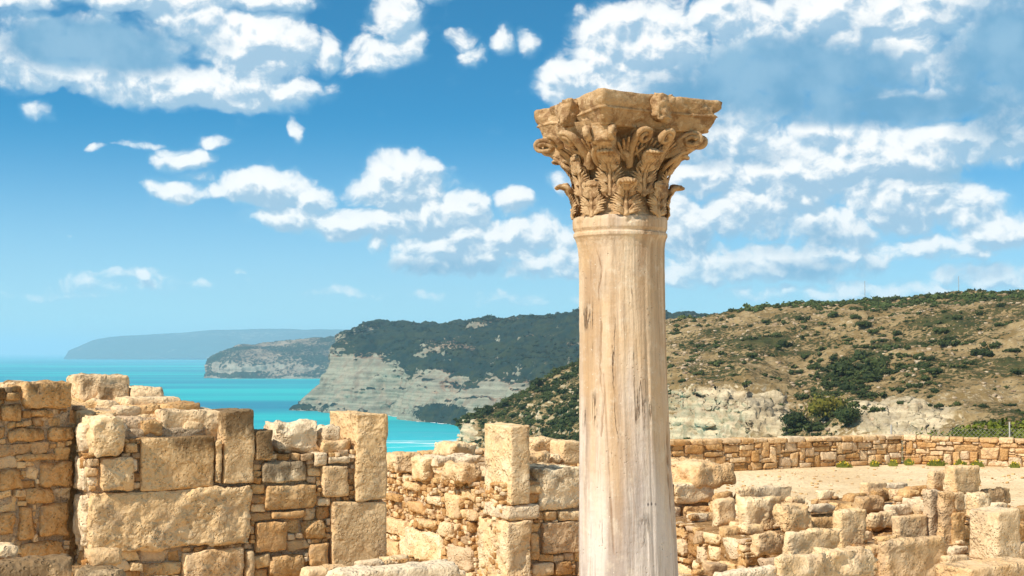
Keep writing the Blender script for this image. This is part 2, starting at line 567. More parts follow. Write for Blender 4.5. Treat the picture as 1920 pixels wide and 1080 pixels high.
class Sheet:
    """rows: list of polylines of (px, py, depth); first row lowest"""
    def __init__(self, rows, nu, nv, rough, seed, ledge=0.0, wpow=1.0):
        R = []
        t = np.linspace(0, 1, nu)
        for row in rows:
            row = np.array(row, float)
            s = np.concatenate([[0], np.cumsum(np.abs(np.diff(row[:, 0])) + 5)]); s /= s[-1]
            R.append(np.stack([np.interp(t, s, row[:, k]) for k in range(3)], 1))
        R = np.array(R)                          # rows, nu, 3
        W = np.zeros_like(R)
        for a in range(R.shape[0]):
            for i in range(nu):
                W[a, i] = P(*R[a, i])
        # rows spaced by length
        seg = np.linalg.norm(np.diff(W, axis=0), axis=2).mean(1) ** .7
        acc = np.concatenate([[0], np.cumsum(seg)]); acc /= acc[-1]
        tv = np.linspace(0, 1, nv)
        idx = np.interp(tv, acc, np.arange(len(rows)))
        G = np.zeros((nv, nu, 3))
        for j, x in enumerate(idx):
            a = min(int(x), len(rows) - 2); f = x - a
            G[j] = W[a] * (1 - f) + W[a + 1] * f
        # soften kinks
        for _ in range(2):
            G[1:-1] = .25 * G[:-2] + .5 * G[1:-1] + .25 * G[2:]
            G[:, 1:-1] = .25 * G[:, :-2] + .5 * G[:, 1:-1] + .25 * G[:, 2:]
        flat = G.reshape(-1, 3)
        for (scale, amp, kind) in rough:
            q = flat / scale + seed * 3.7
            if kind == 'r': d = ridged(q, 4) - .5
            elif kind == 'g': d = fbm(q * np.array([1, 1, .15]), 4, .55)          # gullies run down
            else: d = fbm(q, 4, .55)
            nrm = self.normals(flat.reshape(G.shape)).reshape(-1, 3)
            flat = flat + nrm * (d * amp)[:, None]
        if ledge:
            z = flat[:, 2]; k = ledge
            flat = flat.copy(); nn = fbm(flat / (k * 9), 2) * k * .8
            ph = (z + nn) / k
            fr = ph - np.floor(ph)
            sl = np.abs(self.normals(flat.reshape(G.shape)).reshape(-1, 3)[:, 2])
            wgt = np.clip((.8 - sl) / .5, 0, 1)
            flat[:, 1] += (fr - .5) * k * .5 * wgt
        self.G = flat.reshape(G.shape)
        self.idx = idx; self.nu = nu; self.nv = nv

    @staticmethod
    def normals(G):
        du = np.gradient(G, axis=1); dv = np.gradient(G, axis=0)
        n = np.cross(du, dv); n /= np.linalg.norm(n, axis=2)[..., None] + 1e-9
        return n

    def quads(self):
        nu, nv = self.nu, self.nv
        i = np.arange(nu - 1)[None, :]; j = np.arange(nv - 1)[:, None]
        a = j * nu + i
        return np.stack([a, a + 1, a + nu + 1, a + nu], -1).reshape(-1, 4)

    def object(self, name, mat):
        v = np.repeat(self.idx, self.nu)
        bare = np.zeros(len(v))
        if name == 'headland_hill':
            X, Y = project(self.G.reshape(-1, 3))
            bare = np.clip((v - 1.35) / .4, 0, 1) * np.clip((5.05 - v) / .5, 0, 1)
            md = np.exp(-(((X - 825) / 55) ** 2 + ((Y - 775 + (X - 825) * -.05) / 22) ** 2) ** 2)
            bare = bare * (1 - md) - 1.7 * md - .9 * np.exp(-((v - 3.1 - .25 * np.sin(X / 37.0)) / .13) ** 2) * (X > 640) - 1.3 * np.exp(-(((X - 575) / 32) ** 2 + ((Y - 762) / 16) ** 2))
            pn = fbm(self.G.reshape(-1, 3) / 60.0 + 8, 3)
            bare = bare - 1.1 * np.clip(pn - .10, 0, 1) * 4 * (v > 3.2) * (v < 5.3)
            bare = bare - np.clip((v - 3.3) / .6, 0, 1) * np.clip((X - 660) / 60, 0, 1) * np.clip(fbm(self.G.reshape(-1, 3) / np.array([45., 45, 20]) + 3, 4) * 3 + .75, 0, 1.6)
        if name == 'scrub_hill':
            X, Y = project(self.G.reshape(-1, 3))
            for cx, cy, rx, ry in ((1370, 775, 120, 48), (1690, 790, 105, 36), (872, 815, 22, 32), (1540, 850, 60, 26)):
                bare = np.maximum(bare, np.exp(-(np.abs((X - cx) / rx) ** 3 + np.abs((Y - cy) / ry) ** 3)))
        Gf = self.G.reshape(-1, 3)
        if name == 'scrub_hill':      # eroded, bedded rock where the ground is bare
            nr = self.normals(self.G).reshape(-1, 3)
            bed = Gf[:, 2] / 1.3 + fbm(Gf / 9.0, 2) * 1.2
            d = ridged(Gf / 5.5, 4) * 1.3 + (np.abs((bed % 1) - .5) - .25) * 1.4 + fbm(Gf / np.array([2.5, 2.5, 12]), 3) * 1.2
            Gf = Gf + nr * (d * np.clip(bare * 1.5, 0, 1))[:, None] * np.where(nr[:, 2:3].mean() > 0, 1, -1)
            self.G = Gf.reshape(self.G.shape)
        me = quad_mesh(name, Gf, self.quads(), mat, {'row': v, 'bare': bare})
        return tag(link(name, me), kind='structure')


def project(p):
    """world points -> photo pixels"""
    p = np.asarray(p, float); c, s = math.cos(PITCH), math.sin(PITCH)
    x, y, z = p[..., 0], p[..., 1], p[..., 2] - EYE
    d = y * c + z * s; u = -y * s + z * c
    return 960 + F * x / d, 540 - F * u / d


def land_material(name, soil, rock, pale, green, green2, size, veg=.5, cliff_rows=(1, 3), pale_amt=1.0):
    """size: metres of a typical bush; slope decides where bare rock shows"""
    m, nt, b = material(name, .95, .1)
    pos = nt.worldpos(); row = nt.attr('row')
    nz = nt.sep(nt.new('ShaderNodeNewGeometry').outputs['Normal'])[2]
    n_big = nt.noise(pos, 1 / (size * 22), 5, .6)
    n_mid = nt.noise(pos, 1 / (size * 5), 6, .65)
    n_fine = nt.noise(pos, 1 / (size * .9), 5, .7)
    c = nt.mix(nt.mr(n_mid, .4, .62), soil, rock)
    c = nt.mix(nt.mr(n_fine, .52, .66), c, pale)
    steep = nt.mr(nt.math('ADD', nz, nt.math('MULTIPLY', nt.math('SUBTRACT', n_big, .5), .5)), .50, .74, 1, 0)
    steep = nt.math('MAXIMUM', steep, nt.mr(nt.math('ADD', nt.attr('bare'), nt.math('ADD', nt.math('MULTIPLY', nt.math('SUBTRACT', n_mid, .5), .9), nt.math('MULTIPLY', nt.math('SUBTRACT', n_big, .5), 1.5))), .35, .55))
    strata = nt.noise(nt.mapping(pos, (1 / (size * 30), 1 / (size * 30), 1 / (size * .8))), 1.0, 4, .6)
    vert = nt.noise(nt.mapping(pos, (1 / (size * 3.2), 1 / (size * 3.2), 1 / (size * 22))), 1.0, 6, .62)
    cl = nt.mix(nt.mr(strata, .38, .62), tuple(x * .66 for x in pale), pale)
    cl = nt.mix(nt.math('MULTIPLY', nt.mr(n_mid, .45, .7), .45), cl, rock)
    cl = nt.mix(nt.math('MULTIPLY', nt.mr(vert, .50, .64), .5), cl, tuple(x * .5 for x in rock))
    c = nt.mix(nt.math('MULTIPLY', steep, pale_amt), c, cl)
    c = nt.mix(nt.math('MULTIPLY', nt.mr(nt.noise(pos, 1 / (size * .45), 4, .7), .55, .66), .45), c, tuple(x * .45 for x in soil))
    vg = nt.math('ADD', nt.math('MULTIPLY', n_fine, .6), nt.math('MULTIPLY', n_big, .55))
    vg = nt.math('ADD', vg, nt.math('MULTIPLY', steep, -.16))
    vg = nt.math('ADD', vg, nt.math('MULTIPLY', nt.attr('bare'), -.15))
    t = .72 - veg * .28
    g = nt.mix(nt.mr(n_mid, .42, .6), green, green2)
    c = nt.mix(nt.mr(vg, t, t + .035), c, g)
    nt.l.new(c, b.inputs['Base Color'])
    bump(nt, b, nt.math('ADD', nt.math('MULTIPLY', n_fine, 1.0), nt.math('MULTIPLY', nt.mr(vg, t, t + .04), .6)), .8, size * .5)
    return m


def sea_row(pts):
    return [(x, y, sea_depth(y)) for x, y in pts]


def shifted(base, pts, add):
    """row above the shore row: same fractions, depth = shore depth at that px + add"""
    bx = [q[0] for q in base]; bd = [q[2] for q in base]
    out = []
    for i, (x, y) in enumerate(pts):
        a = add if not isinstance(add, (list, tuple)) else add[i]
        out.append((x, y, float(np.interp(x, bx, bd)) + a))
    return out


# headland A, the big pale cliff in the middle of the picture
shA = sea_row([(548, 769), (600, 772), (660, 777), (720, 780), (800, 792), (860, 798), (930, 805), (1010, 816), (1120, 832), (1430, 868)])
rowsA = [
    [(x, y + 14, d - 2) for x, y, d in shA],
    shA,
    shifted(shA, [(560, 766), (604, 744), (660, 757), (720, 762), (800, 768), (860, 782), (930, 780), (1010, 790), (1120, 805), (1430, 840)], 18),
    shifted(shA, [(601, 738), (606, 712), (660, 732), (720, 738), (800, 740), (860, 745), (930, 745), (1010, 752), (1120, 770), (1430, 790)], [30, 34, 34, 34, 36, 36, 36, 36, 36, 36]),
    shifted(shA, [(603, 712), (609, 690), (660, 697), (720, 702), (800, 712), (860, 716), (930, 718), (1010, 722), (1120, 740), (1430, 760)], [44, 50, 56, 56, 56, 58, 60, 60, 60, 60]),
    shifted(shA, [(610, 676), (616, 655), (660, 662), (720, 672), (800, 688), (860, 692), (930, 694), (1010, 702), (1120, 710), (1430, 720)], [70, 78, 80, 80, 90, 90, 90, 95, 95, 95]),
    shifted(shA, [(622, 655), (634, 640), (670, 637), (730, 640), (800, 650), (860, 652), (930, 655), (1010, 660), (1120, 665), (1430, 665)], [110, 120, 160, 170, 180, 190, 190, 190, 190, 190]),
    shifted(shA, [(636, 640), (655, 624), (690, 614), (740, 613), (800, 611), (860, 607), (930, 604), (1010, 602), (1120, 598), (1430, 596)], [170, 200, 330, 380, 420, 440, 440, 440, 440, 440]),
    shifted(shA, [(650, 648), (668, 634), (700, 620), (745, 618), (805, 616), (862, 612), (932, 609), (1010, 607), (1120, 603), (1430, 600)], [420, 500, 800, 800, 800, 800, 800, 800, 800, 800]),
    shifted(shA, [(680, 702), (690, 702), (720, 702), (760, 702), (810, 702), (862, 702), (932, 702), (1010, 702), (1120, 702), (1430, 702)], 900),  # denser scrub on the left spur stands in for cloud shade there
]
SA = Sheet(rowsA, 420, 300, [(120, 16, 'g'), (40, 11, 'g'), (45, 8, 'f'), (14, 4.0, 'f')], 3, ledge=5)
M_A = land_material('headland_rock', (.20, .13, .08), (.34, .24, .16), (.30, .29, .21), (.012, .026, .022), (.030, .040, .020), 3.2, veg=.82)
SA.object('headland_hill', M_A)


def surf(name, label, S, w, seed):  # spur shrubs enlarged to darken it as cloud shade would
    """broken white water along a shore"""
    m, nt, b = material(name, .6); b.inputs['Base Color'].default_value = (.85, .88, .86, 1)
    j = int(np.argmin(np.abs(S.idx - 1.0)))
    e = S.G[j].copy(); e = np.stack([np.interp(np.linspace(0, 1, 900), np.linspace(0, 1, len(e)), e[:, k]) for k in range(3)], 1)
    t = np.linspace(0, 1, 900) * 60
    q = np.stack([t, t * 0 + seed, t * 0], 1)
    wd = np.clip(fbm(q, 4, .6) * 2.4 + .12, 0, 1.2) * w
    d = e[:, :2] / np.linalg.norm(e[:, :2], axis=1)[:, None]
    a = np.stack([e[:, 0] + d[:, 0] * w * .5, e[:, 1] + d[:, 1] * w * .5, np.full(900, SEA_Z + .25)], 1)
    off = w * .25 * fbm(q * 2 + 5, 2)
    c = np.stack([e[:, 0] - d[:, 0] * (wd + off), e[:, 1] - d[:, 1] * (wd + off), np.full(900, SEA_Z + .25)], 1)
    i = np.arange(899)
    Q = np.stack([i, i + 900, i + 901, i + 1], 1)[(wd[:-1] > .02) & (wd[1:] > .02)]
    tag(link(name, quad_mesh(name, np.concatenate([a, c]), Q, m, smooth=False)), label, 'surf', kind='stuff')


surf('cliff_surf', 'broken white surf along the foot of the middle headland', SA, 9.0, 3)

# headland S, further along the coast
shS = sea_row([(383, 709), (400, 709), (440, 710), (500, 710), (560, 710), (640, 710), (760, 712)])
rowsS = [
    [(x, y + 4, d) for x, y, d in shS],
    shS,
    shifted(shS, [(385, 704), (400, 704), (440, 703), (500, 703), (560, 703), (640, 703), (760, 703)], 20),
    shifted(shS, [(386, 690), (401, 684), (440, 682), (500, 680), (560, 680), (640, 680), (760, 680)], 50),
    shifted(shS, [(389, 676), (404, 668), (442, 664), (500, 664), (560, 664), (640, 662), (760, 660)], 160),
    shifted(shS, [(396, 672), (412, 660), (445, 648), (500, 645), (560, 642), (640, 640), (760, 638)], 420),
    shifted(shS, [(410, 678), (420, 668), (450, 654), (500, 650), (560, 648), (640, 646), (760, 644)], 1200),
]
SS = Sheet(rowsS, 260, 120, [(260, 22, 'g'), (90, 12, 'f'), (30, 6, 'f')], 5, ledge=18)
M_S = land_material('coast_rock', (.20, .15, .10), (.34, .27, .19), (.36, .32, .24), (.02, .035, .022), (.04, .05, .028), 7, veg=.72)
SS.object('coast_hill', M_S)
surf('coast_surf', 'thin white surf line along the foot of the second headland', SS, 16.0, 8)

# far blue cape
shF = [(118, 669, 11520), (200, 669.5, 11376), (350, 670, 11232), (500, 671, 11088), (650, 671, 11016), (900, 671, 10800)]
rowsF = [
    [(x, y + 3, d) for x, y, d in shF], shF,
    [(124, 663, 11736), (204, 650, 11592), (350, 648, 11448), (500, 645, 11304), (650, 645, 11232), (900, 645, 11016)],
    [(128, 659, 12096), (180, 636, 12240), (230, 629, 12384), (370, 622, 12456), (500, 617, 12384), (620, 615, 12240), (900, 612, 12240)],
    [(128, 664, 13680), (180, 650, 14040), (370, 640, 14400), (500, 635, 14400), (620, 632, 14400), (900, 630, 14400)],
]
SF = Sheet(rowsF, 200, 60, [(1600, 30, 'g'), (500, 22, 'f')], 9)
M_F = land_material('cape_rock', (.14, .12, .09), (.22, .19, .14), (.38, .33, .25), (.03, .045, .03), (.04, .05, .03), 60, veg=.8)
SF.object('far_hill', M_F)

# hill B, the scrubby slope on the right with its spur down to the bay
rowsB = [
    [(858, 1000, 392), (900, 1010, 350), (1000, 1020, 300), (1120, 1010, 260), (1250, 1000, 228), (1400, 985, 200), (1480, 980, 190), (1600, 960, 180), (1750, 930, 168), (1920, 900, 150), (2150, 880, 140)],
    [(860, 872, 396), (900, 880, 360), (1000, 880, 320), (1120, 870, 285), (1250, 868, 250), (1400, 862, 216), (1490, 862, 207), (1600, 850, 196), (1750, 850, 180), (1920, 850, 165), (2150, 850, 150)],
    [(861, 838, 398), (892, 835, 372), (1000, 812, 345), (1120, 800, 305), (1250, 806, 262), (1400, 806, 232), (1490, 812, 226), (1600, 808, 206), (1750, 808, 195), (1920, 812, 182), (2150, 815, 165)],
    [(863, 812, 402), (886, 800, 388), (980, 782, 368), (1120, 745, 325), (1250, 722, 270), (1400, 745, 241), (1490, 780, 243), (1600, 778, 213), (1750, 766, 203), (1920, 780, 200), (2150, 780, 180)],
    [(868, 796, 410), (892, 785, 400), (975, 758, 385), (1110, 715, 345), (1250, 690, 295), (1400, 700, 266), (1490, 735, 262), (1600, 730, 238), (1750, 730, 226), (1920, 735, 222), (2150, 730, 205)],
    [(874, 790, 416), (905, 775, 412), (965, 748, 402), (1085, 702, 372), (1250, 650, 335), (1400, 650, 306), (1490, 665, 300), (1600, 660, 280), (1750, 650, 262), (1920, 640, 256), (2150, 630, 240)],
    [(878, 787, 420), (915, 768, 420), (960, 751, 416), (1070, 697, 395), (1220, 616, 385), (1400, 606, 352), (1490, 602, 345), (1600, 598, 330), (1750, 590, 310), (1920, 575, 298), (2150, 560, 280)],
    [(880, 786, 424), (918, 767, 428), (965, 749, 428), (1060, 702, 430), (1190, 622, 440), (1400, 582, 405), (1490, 577, 396), (1600, 570, 385), (1750, 562, 365), (1920, 549, 345), (2150, 535, 325)],
    [(884, 800, 440), (920, 785, 450), (970, 765, 450), (1065, 720, 470), (1195, 640, 500), (1400, 592, 480), (1490, 590, 470), (1600, 584, 460), (1750, 576, 440), (1920, 560, 420), (2150, 545, 400)],
    [(884, 900, 460), (920, 900, 470), (970, 900, 480), (1065, 850, 520), (1195, 760, 600), (1400, 690, 620), (1490, 690, 620), (1600, 690, 620), (1750, 680, 620), (1920, 660, 600), (2150, 640, 600)],
]
SB = Sheet(rowsB, 620, 420, [(60, 5.0, 'g'), (18, 2.2, 'f'), (5, .9, 'f'), (1.8, .35, 'f')], 21, ledge=2.6)
M_B = land_material('hill_ground', (.205, .135, .052), (.35, .245, .115), (.66, .53, .34), (.045, .052, .016), (.095, .082, .028), 1.0, veg=.52)
SB.object('scrub_hill', M_B)
exec_marker = 1

# ------------------------------------------------------------------ the court: gravel ground inside the field wall
WALLPTS = [(-14.0, 24.5), (-2.51, 28.5), (3.37, 30.5), (9.09, 33.2), (11.63, 32.3), (17.0, 30.2), (34.0, 24.0)]


def wall_y(x):
    return np.interp(x, [p[0] for p in WALLPTS], [p[1] for p in WALLPTS])


def make_ground():
    m, nt, b = material('gravel', .95, .1)
    pos = nt.worldpos()
    n1 = nt.noise(pos, .5, 5, .6); n2 = nt.noise(pos, 9, 5, .7); v = nt.voro(pos, 16, 'F1'); n3 = nt.noise(pos, 40, 3, .6)
    c = nt.mix(nt.mr(n1, .35, .65), (.70, .50, .27), (.84, .66, .40))
    c = nt.mix(nt.math('MULTIPLY', nt.mr(n2, .48, .64), .7), c, (.50, .33, .19))
    c = nt.mix(nt.math('MULTIPLY', nt.mr(n3, .55, .7), .5), c, (.8, .66, .5))
    slope = nt.mr(nt.sep(pos)[2], -.15, -1.2)
    sc = nt.mix(nt.mr(n2, .4, .6), (.17, .11, .06), (.10, .10, .04))
    c = nt.mix(slope, c, sc)
    nt.l.new(c, b.inputs['Base Color'])
    bump(nt, b, nt.math('ADD', n2, nt.math('MULTIPLY', v, .6)), .7, .04)
    xs = np.concatenate([np.arange(-160, -30, 8.), np.arange(-30, 40, .5), np.arange(40, 200, 8.)])
    ts = np.concatenate([np.linspace(0, 1, 90), 1 + np.linspace(.01, 1, 60) ** 1.5 * 5])
    X, T = np.meshgrid(xs, ts)
    wy = wall_y(X)
    Y = np.where(T <= 1, -30 + (wy + 30.4) * np.minimum(T, 1), wy + .4 + (T - 1) * 34)
    d = np.maximum(Y - wy - .8, 0)
    Z = -d * .55 * np.clip(d / 2.5, 0, 1)
    side = np.clip(-X - 40, 0, 200) * .5
    Z = np.maximum(Z - side, SEA_Z - 4)
    p = np.stack([X.ravel(), Y.ravel(), Z.ravel()], 1)
    p[:, 2] += fbm(p * .35, 3) * .05 + fbm(p * np.array([.08, .08, 0]), 2) * .8 * np.clip(d.ravel() / 8, 0, 1)
    nx = len(xs)
    i = np.arange(nx - 1)[None]; j = np.arange(len(ts) - 1)[:, None]; a = j * nx + i
    Q = np.stack([a, a + 1, a + nx + 1, a + nx], -1).reshape(-1, 4)
    tag(link('gravel_ground', quad_mesh('gravel_ground', p, Q, m)), kind='structure')
    # loose pebbles and stones on the court
    acc = Acc(); rs = np.random.RandomState(5)
    tmpl = [stone((1, .8, .5), 900 + k, r=.22, jit=.12, low=.15, fine=.0, step=.34) for k in range(6)]
    for k in range(3200):
        y = rs.uniform(15, 33); x = rs.uniform(-.05, .42) * y
        if y > wall_y(x) - .5: continue
        s = .014 + .065 * rs.rand() ** 4
        V, Q = tmpl[k % 6]; an = rs.rand() * 6.28; c, sn = math.cos(an), math.sin(an)
        W = V * s
        W = np.stack([W[:, 0] * c - W[:, 1] * sn + x, W[:, 0] * sn + W[:, 1] * c + y, W[:, 2] + s * .15], 1)
        acc.add(W, Q, tone=rs.rand(), stain=0)
    tag(link('pebbles', acc.mesh('pebbles', M_STONE)), 'small loose stones strewn over the pale gravel court', 'pebbles', kind='stuff')


make_ground()


# ------------------------------------------------------------------ ruined walls
def pack(L, H, top, occupied, cell, classes, rs, gap=.35):
    """irregular masonry: list of (s0, z0, s1, z1) filling 0..L x 0..top(s)"""
    nx, nz = int(L / cell), int(H / cell)
    occ = np.zeros((nx, nz), bool)
    zc = (np.arange(nz) + .5) * cell
    for i in range(nx):
        occ[i, zc > top((i + .5) * cell)] = True
    for s0, z0, s1, z1 in occupied:
        a0, a1 = int(max(0, round(s0 / cell))), int(min(nx, round(s1 / cell)))
        b0, b1 = int(max(0, round(z0 / cell))), int(min(nz, round(z1 / cell)))
        if a1 > a0 and b1 > b0: occ[a0:a1, b0:b1] = True
    out = []
    for (mw, mh, tries, minw, minh) in classes:
        for _ in range(tries):
            fr = np.argwhere(~occ) if _ % 12 == 0 else fr
            if len(fr) == 0: break
            i, j = fr[rs.randint(len(fr))]
            if occ[i, j]: continue
            W = max(1, int(mw * rs.uniform(.55, 1) / cell)); Hh = max(1, int(mh * rs.uniform(.55, 1) / cell))
            i0, i1, j0, j1 = i, i + 1, j, j + 1
            grow = True
            while grow:
                grow = False
                if i1 - i0 < W:
                    if i1 < nx and not occ[i1, j0:j1].any(): i1 += 1; grow = True
                    if i1 - i0 < W and i0 > 0 and not occ[i0 - 1, j0:j1].any(): i0 -= 1; grow = True
                if j1 - j0 < Hh:
                    if j0 > 0 and not occ[i0:i1, j0 - 1].any(): j0 -= 1; grow = True
                    if j1 - j0 < Hh and j1 < nz and not occ[i0:i1, j1].any(): j1 += 1; grow = True
            if (i1 - i0) * cell < minw or (j1 - j0) * cell < minh: continue
            occ[i0:i1, j0:j1] = True
            out.append((i0 * cell, j0 * cell, i1 * cell, j1 * cell))
    return out


CLASS_RUBBLE = [(.30, .14, 60, .12, .07), (.20, .11, 400, .08, .05), (.12, .08, 1500, .05, .035), (.07, .05, 3500, .03, .03), (.05, .035, 2500, .016, .016)]
CLASS_FINE = [(.18, .12, 40, .10, .07), (.12, .08, 400, .06, .04), (.08, .055, 2500, .04, .03), (.05, .04, 6000, .03, .016), (.035, .03, 3000, .016, .016)]
CLASS_FIELD = [(.55, .16, 30, .3, .1), (.24, .42, 20, .14, .2), (.48, .28, 90, .2, .14), (.38, .22, 300, .18, .12), (.24, .14, 1500, .09, .06), (.10, .07, 800, .06, .03)]
A28 = RAD(28)


class Wall:
    def __init__(self, name, label, px, Y, side='R', ang=A28, group=None):
        d = ray(px, 900)
        self.E = np.array([d[0] / d[1] * Y, Y])
        if side == 'R':
            self.u = np.array([math.cos(ang), math.sin(ang)]); self.n = np.array([math.sin(ang), -math.cos(ang)])
        else:
            self.u = np.array([-math.sin(ang), math.cos(ang)]); self.n = np.array([-math.cos(ang), -math.sin(ang)])
        self.v = -self.n
        self.t = thing(name, label, 'wall', (self.E[0], self.E[1], 0), group=group)
        self.o = np.array([self.E[0], self.E[1], 0.0])
        self.occ = []; self.seed = int(px * 7 + Y * 13) + (5 if side == 'L' else 0)
        self.s_lo = 0.0

    def hit(self, px, py, off=0.0):
        d = np.array(ray(px, py)); E = self.E - self.n * off
        t = (E @ self.n) / (d[:2] @ self.n)
        p = d * t
        return (p[:2] - E) @ self.u, EYE + p[2]

    def block(self, x0, y0, x1, y1, depth=.45, prot=.02, off=0.0, r=.02, low=.05, fine=.006, jit=.02, stain=0.0, tone=None, name='stone_block', facet=0.0, mat=None, tilt=0.0, step=.022, top=None):
        self.seed += 17
        ym = (y0 + y1) / 2; xm = (x0 + x1) / 2
        a, b = sorted((self.hit(x0, ym, off)[0], self.hit(x1, ym, off)[0]))
        z1, z0 = self.hit(xm, y0, off)[1], self.hit(xm, y1, off)[1]
        if off == 0: self.occ.append((a, z0, b, z1))
        w, h = b - a - .008, z1 - z0 - .008
        V, Q = stone((w, depth, h), self.seed, r=r, jit=jit, low=low, fine=fine, facet=facet, step=step)
        if tilt:
            c, s = math.cos(tilt), math.sin(tilt)
            V = np.stack([V[:, 0] * c - V[:, 2] * s, V[:, 1], V[:, 0] * s + V[:, 2] * c], 1)
        st = np.clip((V[:, 2] + h / 2 - (h - .30)) / .30, 0, 1) * stain
        c = self.E + self.u * (a + b) / 2 + self.v * (depth / 2 - prot + off)
        W = place(V, (c[0], c[1], (z0 + z1) / 2), self.u, self.v)
        base = np.array([c[0], c[1], z0])
        rs = np.random.RandomState(self.seed)
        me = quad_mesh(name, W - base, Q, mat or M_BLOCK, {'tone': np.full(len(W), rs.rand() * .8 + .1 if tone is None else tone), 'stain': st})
        return link(name, me, tuple(base - self.o), self.t)

    def fill(self, prof, thick, classes=CLASS_RUBBLE, cell=.015, back=0.0, mat=M_STONE, mortar=M_MORTAR, rnd=.38, topstones=True, stain=.4, zmin=0.0, prot=.02, core_in=.026):
        """prof: (px, py) of the wall's broken top edge, in run order"""
        ss = []; zz = []
        for px, py in prof:
            s, z = self.hit(px, py); ss.append(s); zz.append(z)
        od = np.argsort(ss); ss = np.array(ss)[od]; zz = np.array(zz)[od]
        s0, s1 = ss[0], ss[-1]; L = s1 - s0; H = zz.max()
        rs = np.random.RandomState(self.seed)
        occ = [(a - s0, z0 - zmin, b - s0, z1 - zmin) for a, z0, b, z1 in self.occ]
        rects = pack(L, H - zmin, lambda s: np.interp(s + s0, ss, zz) - zmin, occ, cell, classes, rs)
        acc = Acc()
        for (a, b, c, d) in rects:
            w, h = c - a, d - b
            th = min(.22, max(.07, .9 * min(w, h) + .04)) * rs.uniform(.8, 1.2)
            k = .86 + .1 * rs.rand()
            st = max(.014, min(.03, min(w, h) / 5))
            V, Q = stone((w * k + .004, th, h * (.86 + .1 * rs.rand()) + .004), rs.randint(10 ** 8), r=rnd * min(w, h) / 2, jit=.13, low=.07, fine=.004, step=st, facet=0.054, maxn=14)
            an = rs.normal() * .09; cc, sn = math.cos(an), math.sin(an)
            V = np.stack([V[:, 0] * cc - V[:, 2] * sn, V[:, 1], V[:, 0] * sn + V[:, 2] * cc], 1)
            pr = prot * rs.uniform(-.6, 1.1)
            sc = s0 + (a + c) / 2; zc = zmin + (b + d) / 2
            ctr = self.E + self.u * sc + self.v * (th / 2 - pr)
            W = place(V, (ctr[0], ctr[1], zc), self.u, self.v)
            top = np.interp(sc, ss, zz)
            acc.add(W, Q, tone=rs.rand(), stain=stain * np.clip(1 - (top - W[:, 2]) / .5, 0, 1))
        if topstones:
            nd = max(1, int(thick / .16)); ns = max(1, int(L / .17))
            for i in range(ns):
                for j in range(nd):
                    s = s0 + (i + .5 + rs.uniform(-.3, .3)) * L / ns; y = .12 + (j + .5 + rs.uniform(-.3, .3)) * (thick - .12) / nd
                    if y > thick - .08: y = thick - .08
                    z = np.interp(s, ss, zz)
                    w = rs.uniform(.1, .24)
                    V, Q = stone((w, w * rs.uniform(.6, 1), rs.uniform(.06, .12)), rs.randint(10 ** 8), r=.035, jit=.1, low=.1, fine=.004, step=.035, facet=0.068, maxn=10)
                    ctr = self.E + self.u * s + self.v * y
                    acc.add(place(V, (ctr[0], ctr[1], z - rs.uniform(.03, .07)), self.u, self.v), Q, tone=rs.rand(), stain=.25)
        link('rubble_masonry', acc.mesh('rubble_masonry', mat, self.o), (0, 0, 0), self.t)
        nxx = int(max(6, min(140, L / .03))); nzz = int(max(6, min(90, H / .03)))
        C, Q = box_grid(nxx, 6, nzz)
        s = s0 + .012 + (C[:, 0] + 1) / 2 * (L - .024)
        tp = np.interp(s, ss, zz) - .035
        z = (C[:, 2] + 1) / 2 * (tp + .05) - .05
        y = core_in + (C[:, 1] + 1) / 2 * (thick - core_in)
        p = np.stack([s, y, z], 1)
        nn = fbm(p * 9, 3) * .018
        p[:, 1] += nn * -np.sign(C[:, 1]); p[:, 2] += fbm(p * 7 + 5, 2) * .02 * (C[:, 2] > .9)
        W = place(np.stack([p[:, 0], p[:, 1], p[:, 2]], 1), (self.E[0], self.E[1], 0), self.u, self.v) - self.o
        link('mortar_core', quad_mesh('mortar_core', W, Q, mortar, {'tone': np.full(len(W), .4), 'stain': np.zeros(len(W))}), (0, 0, 0), self.t)


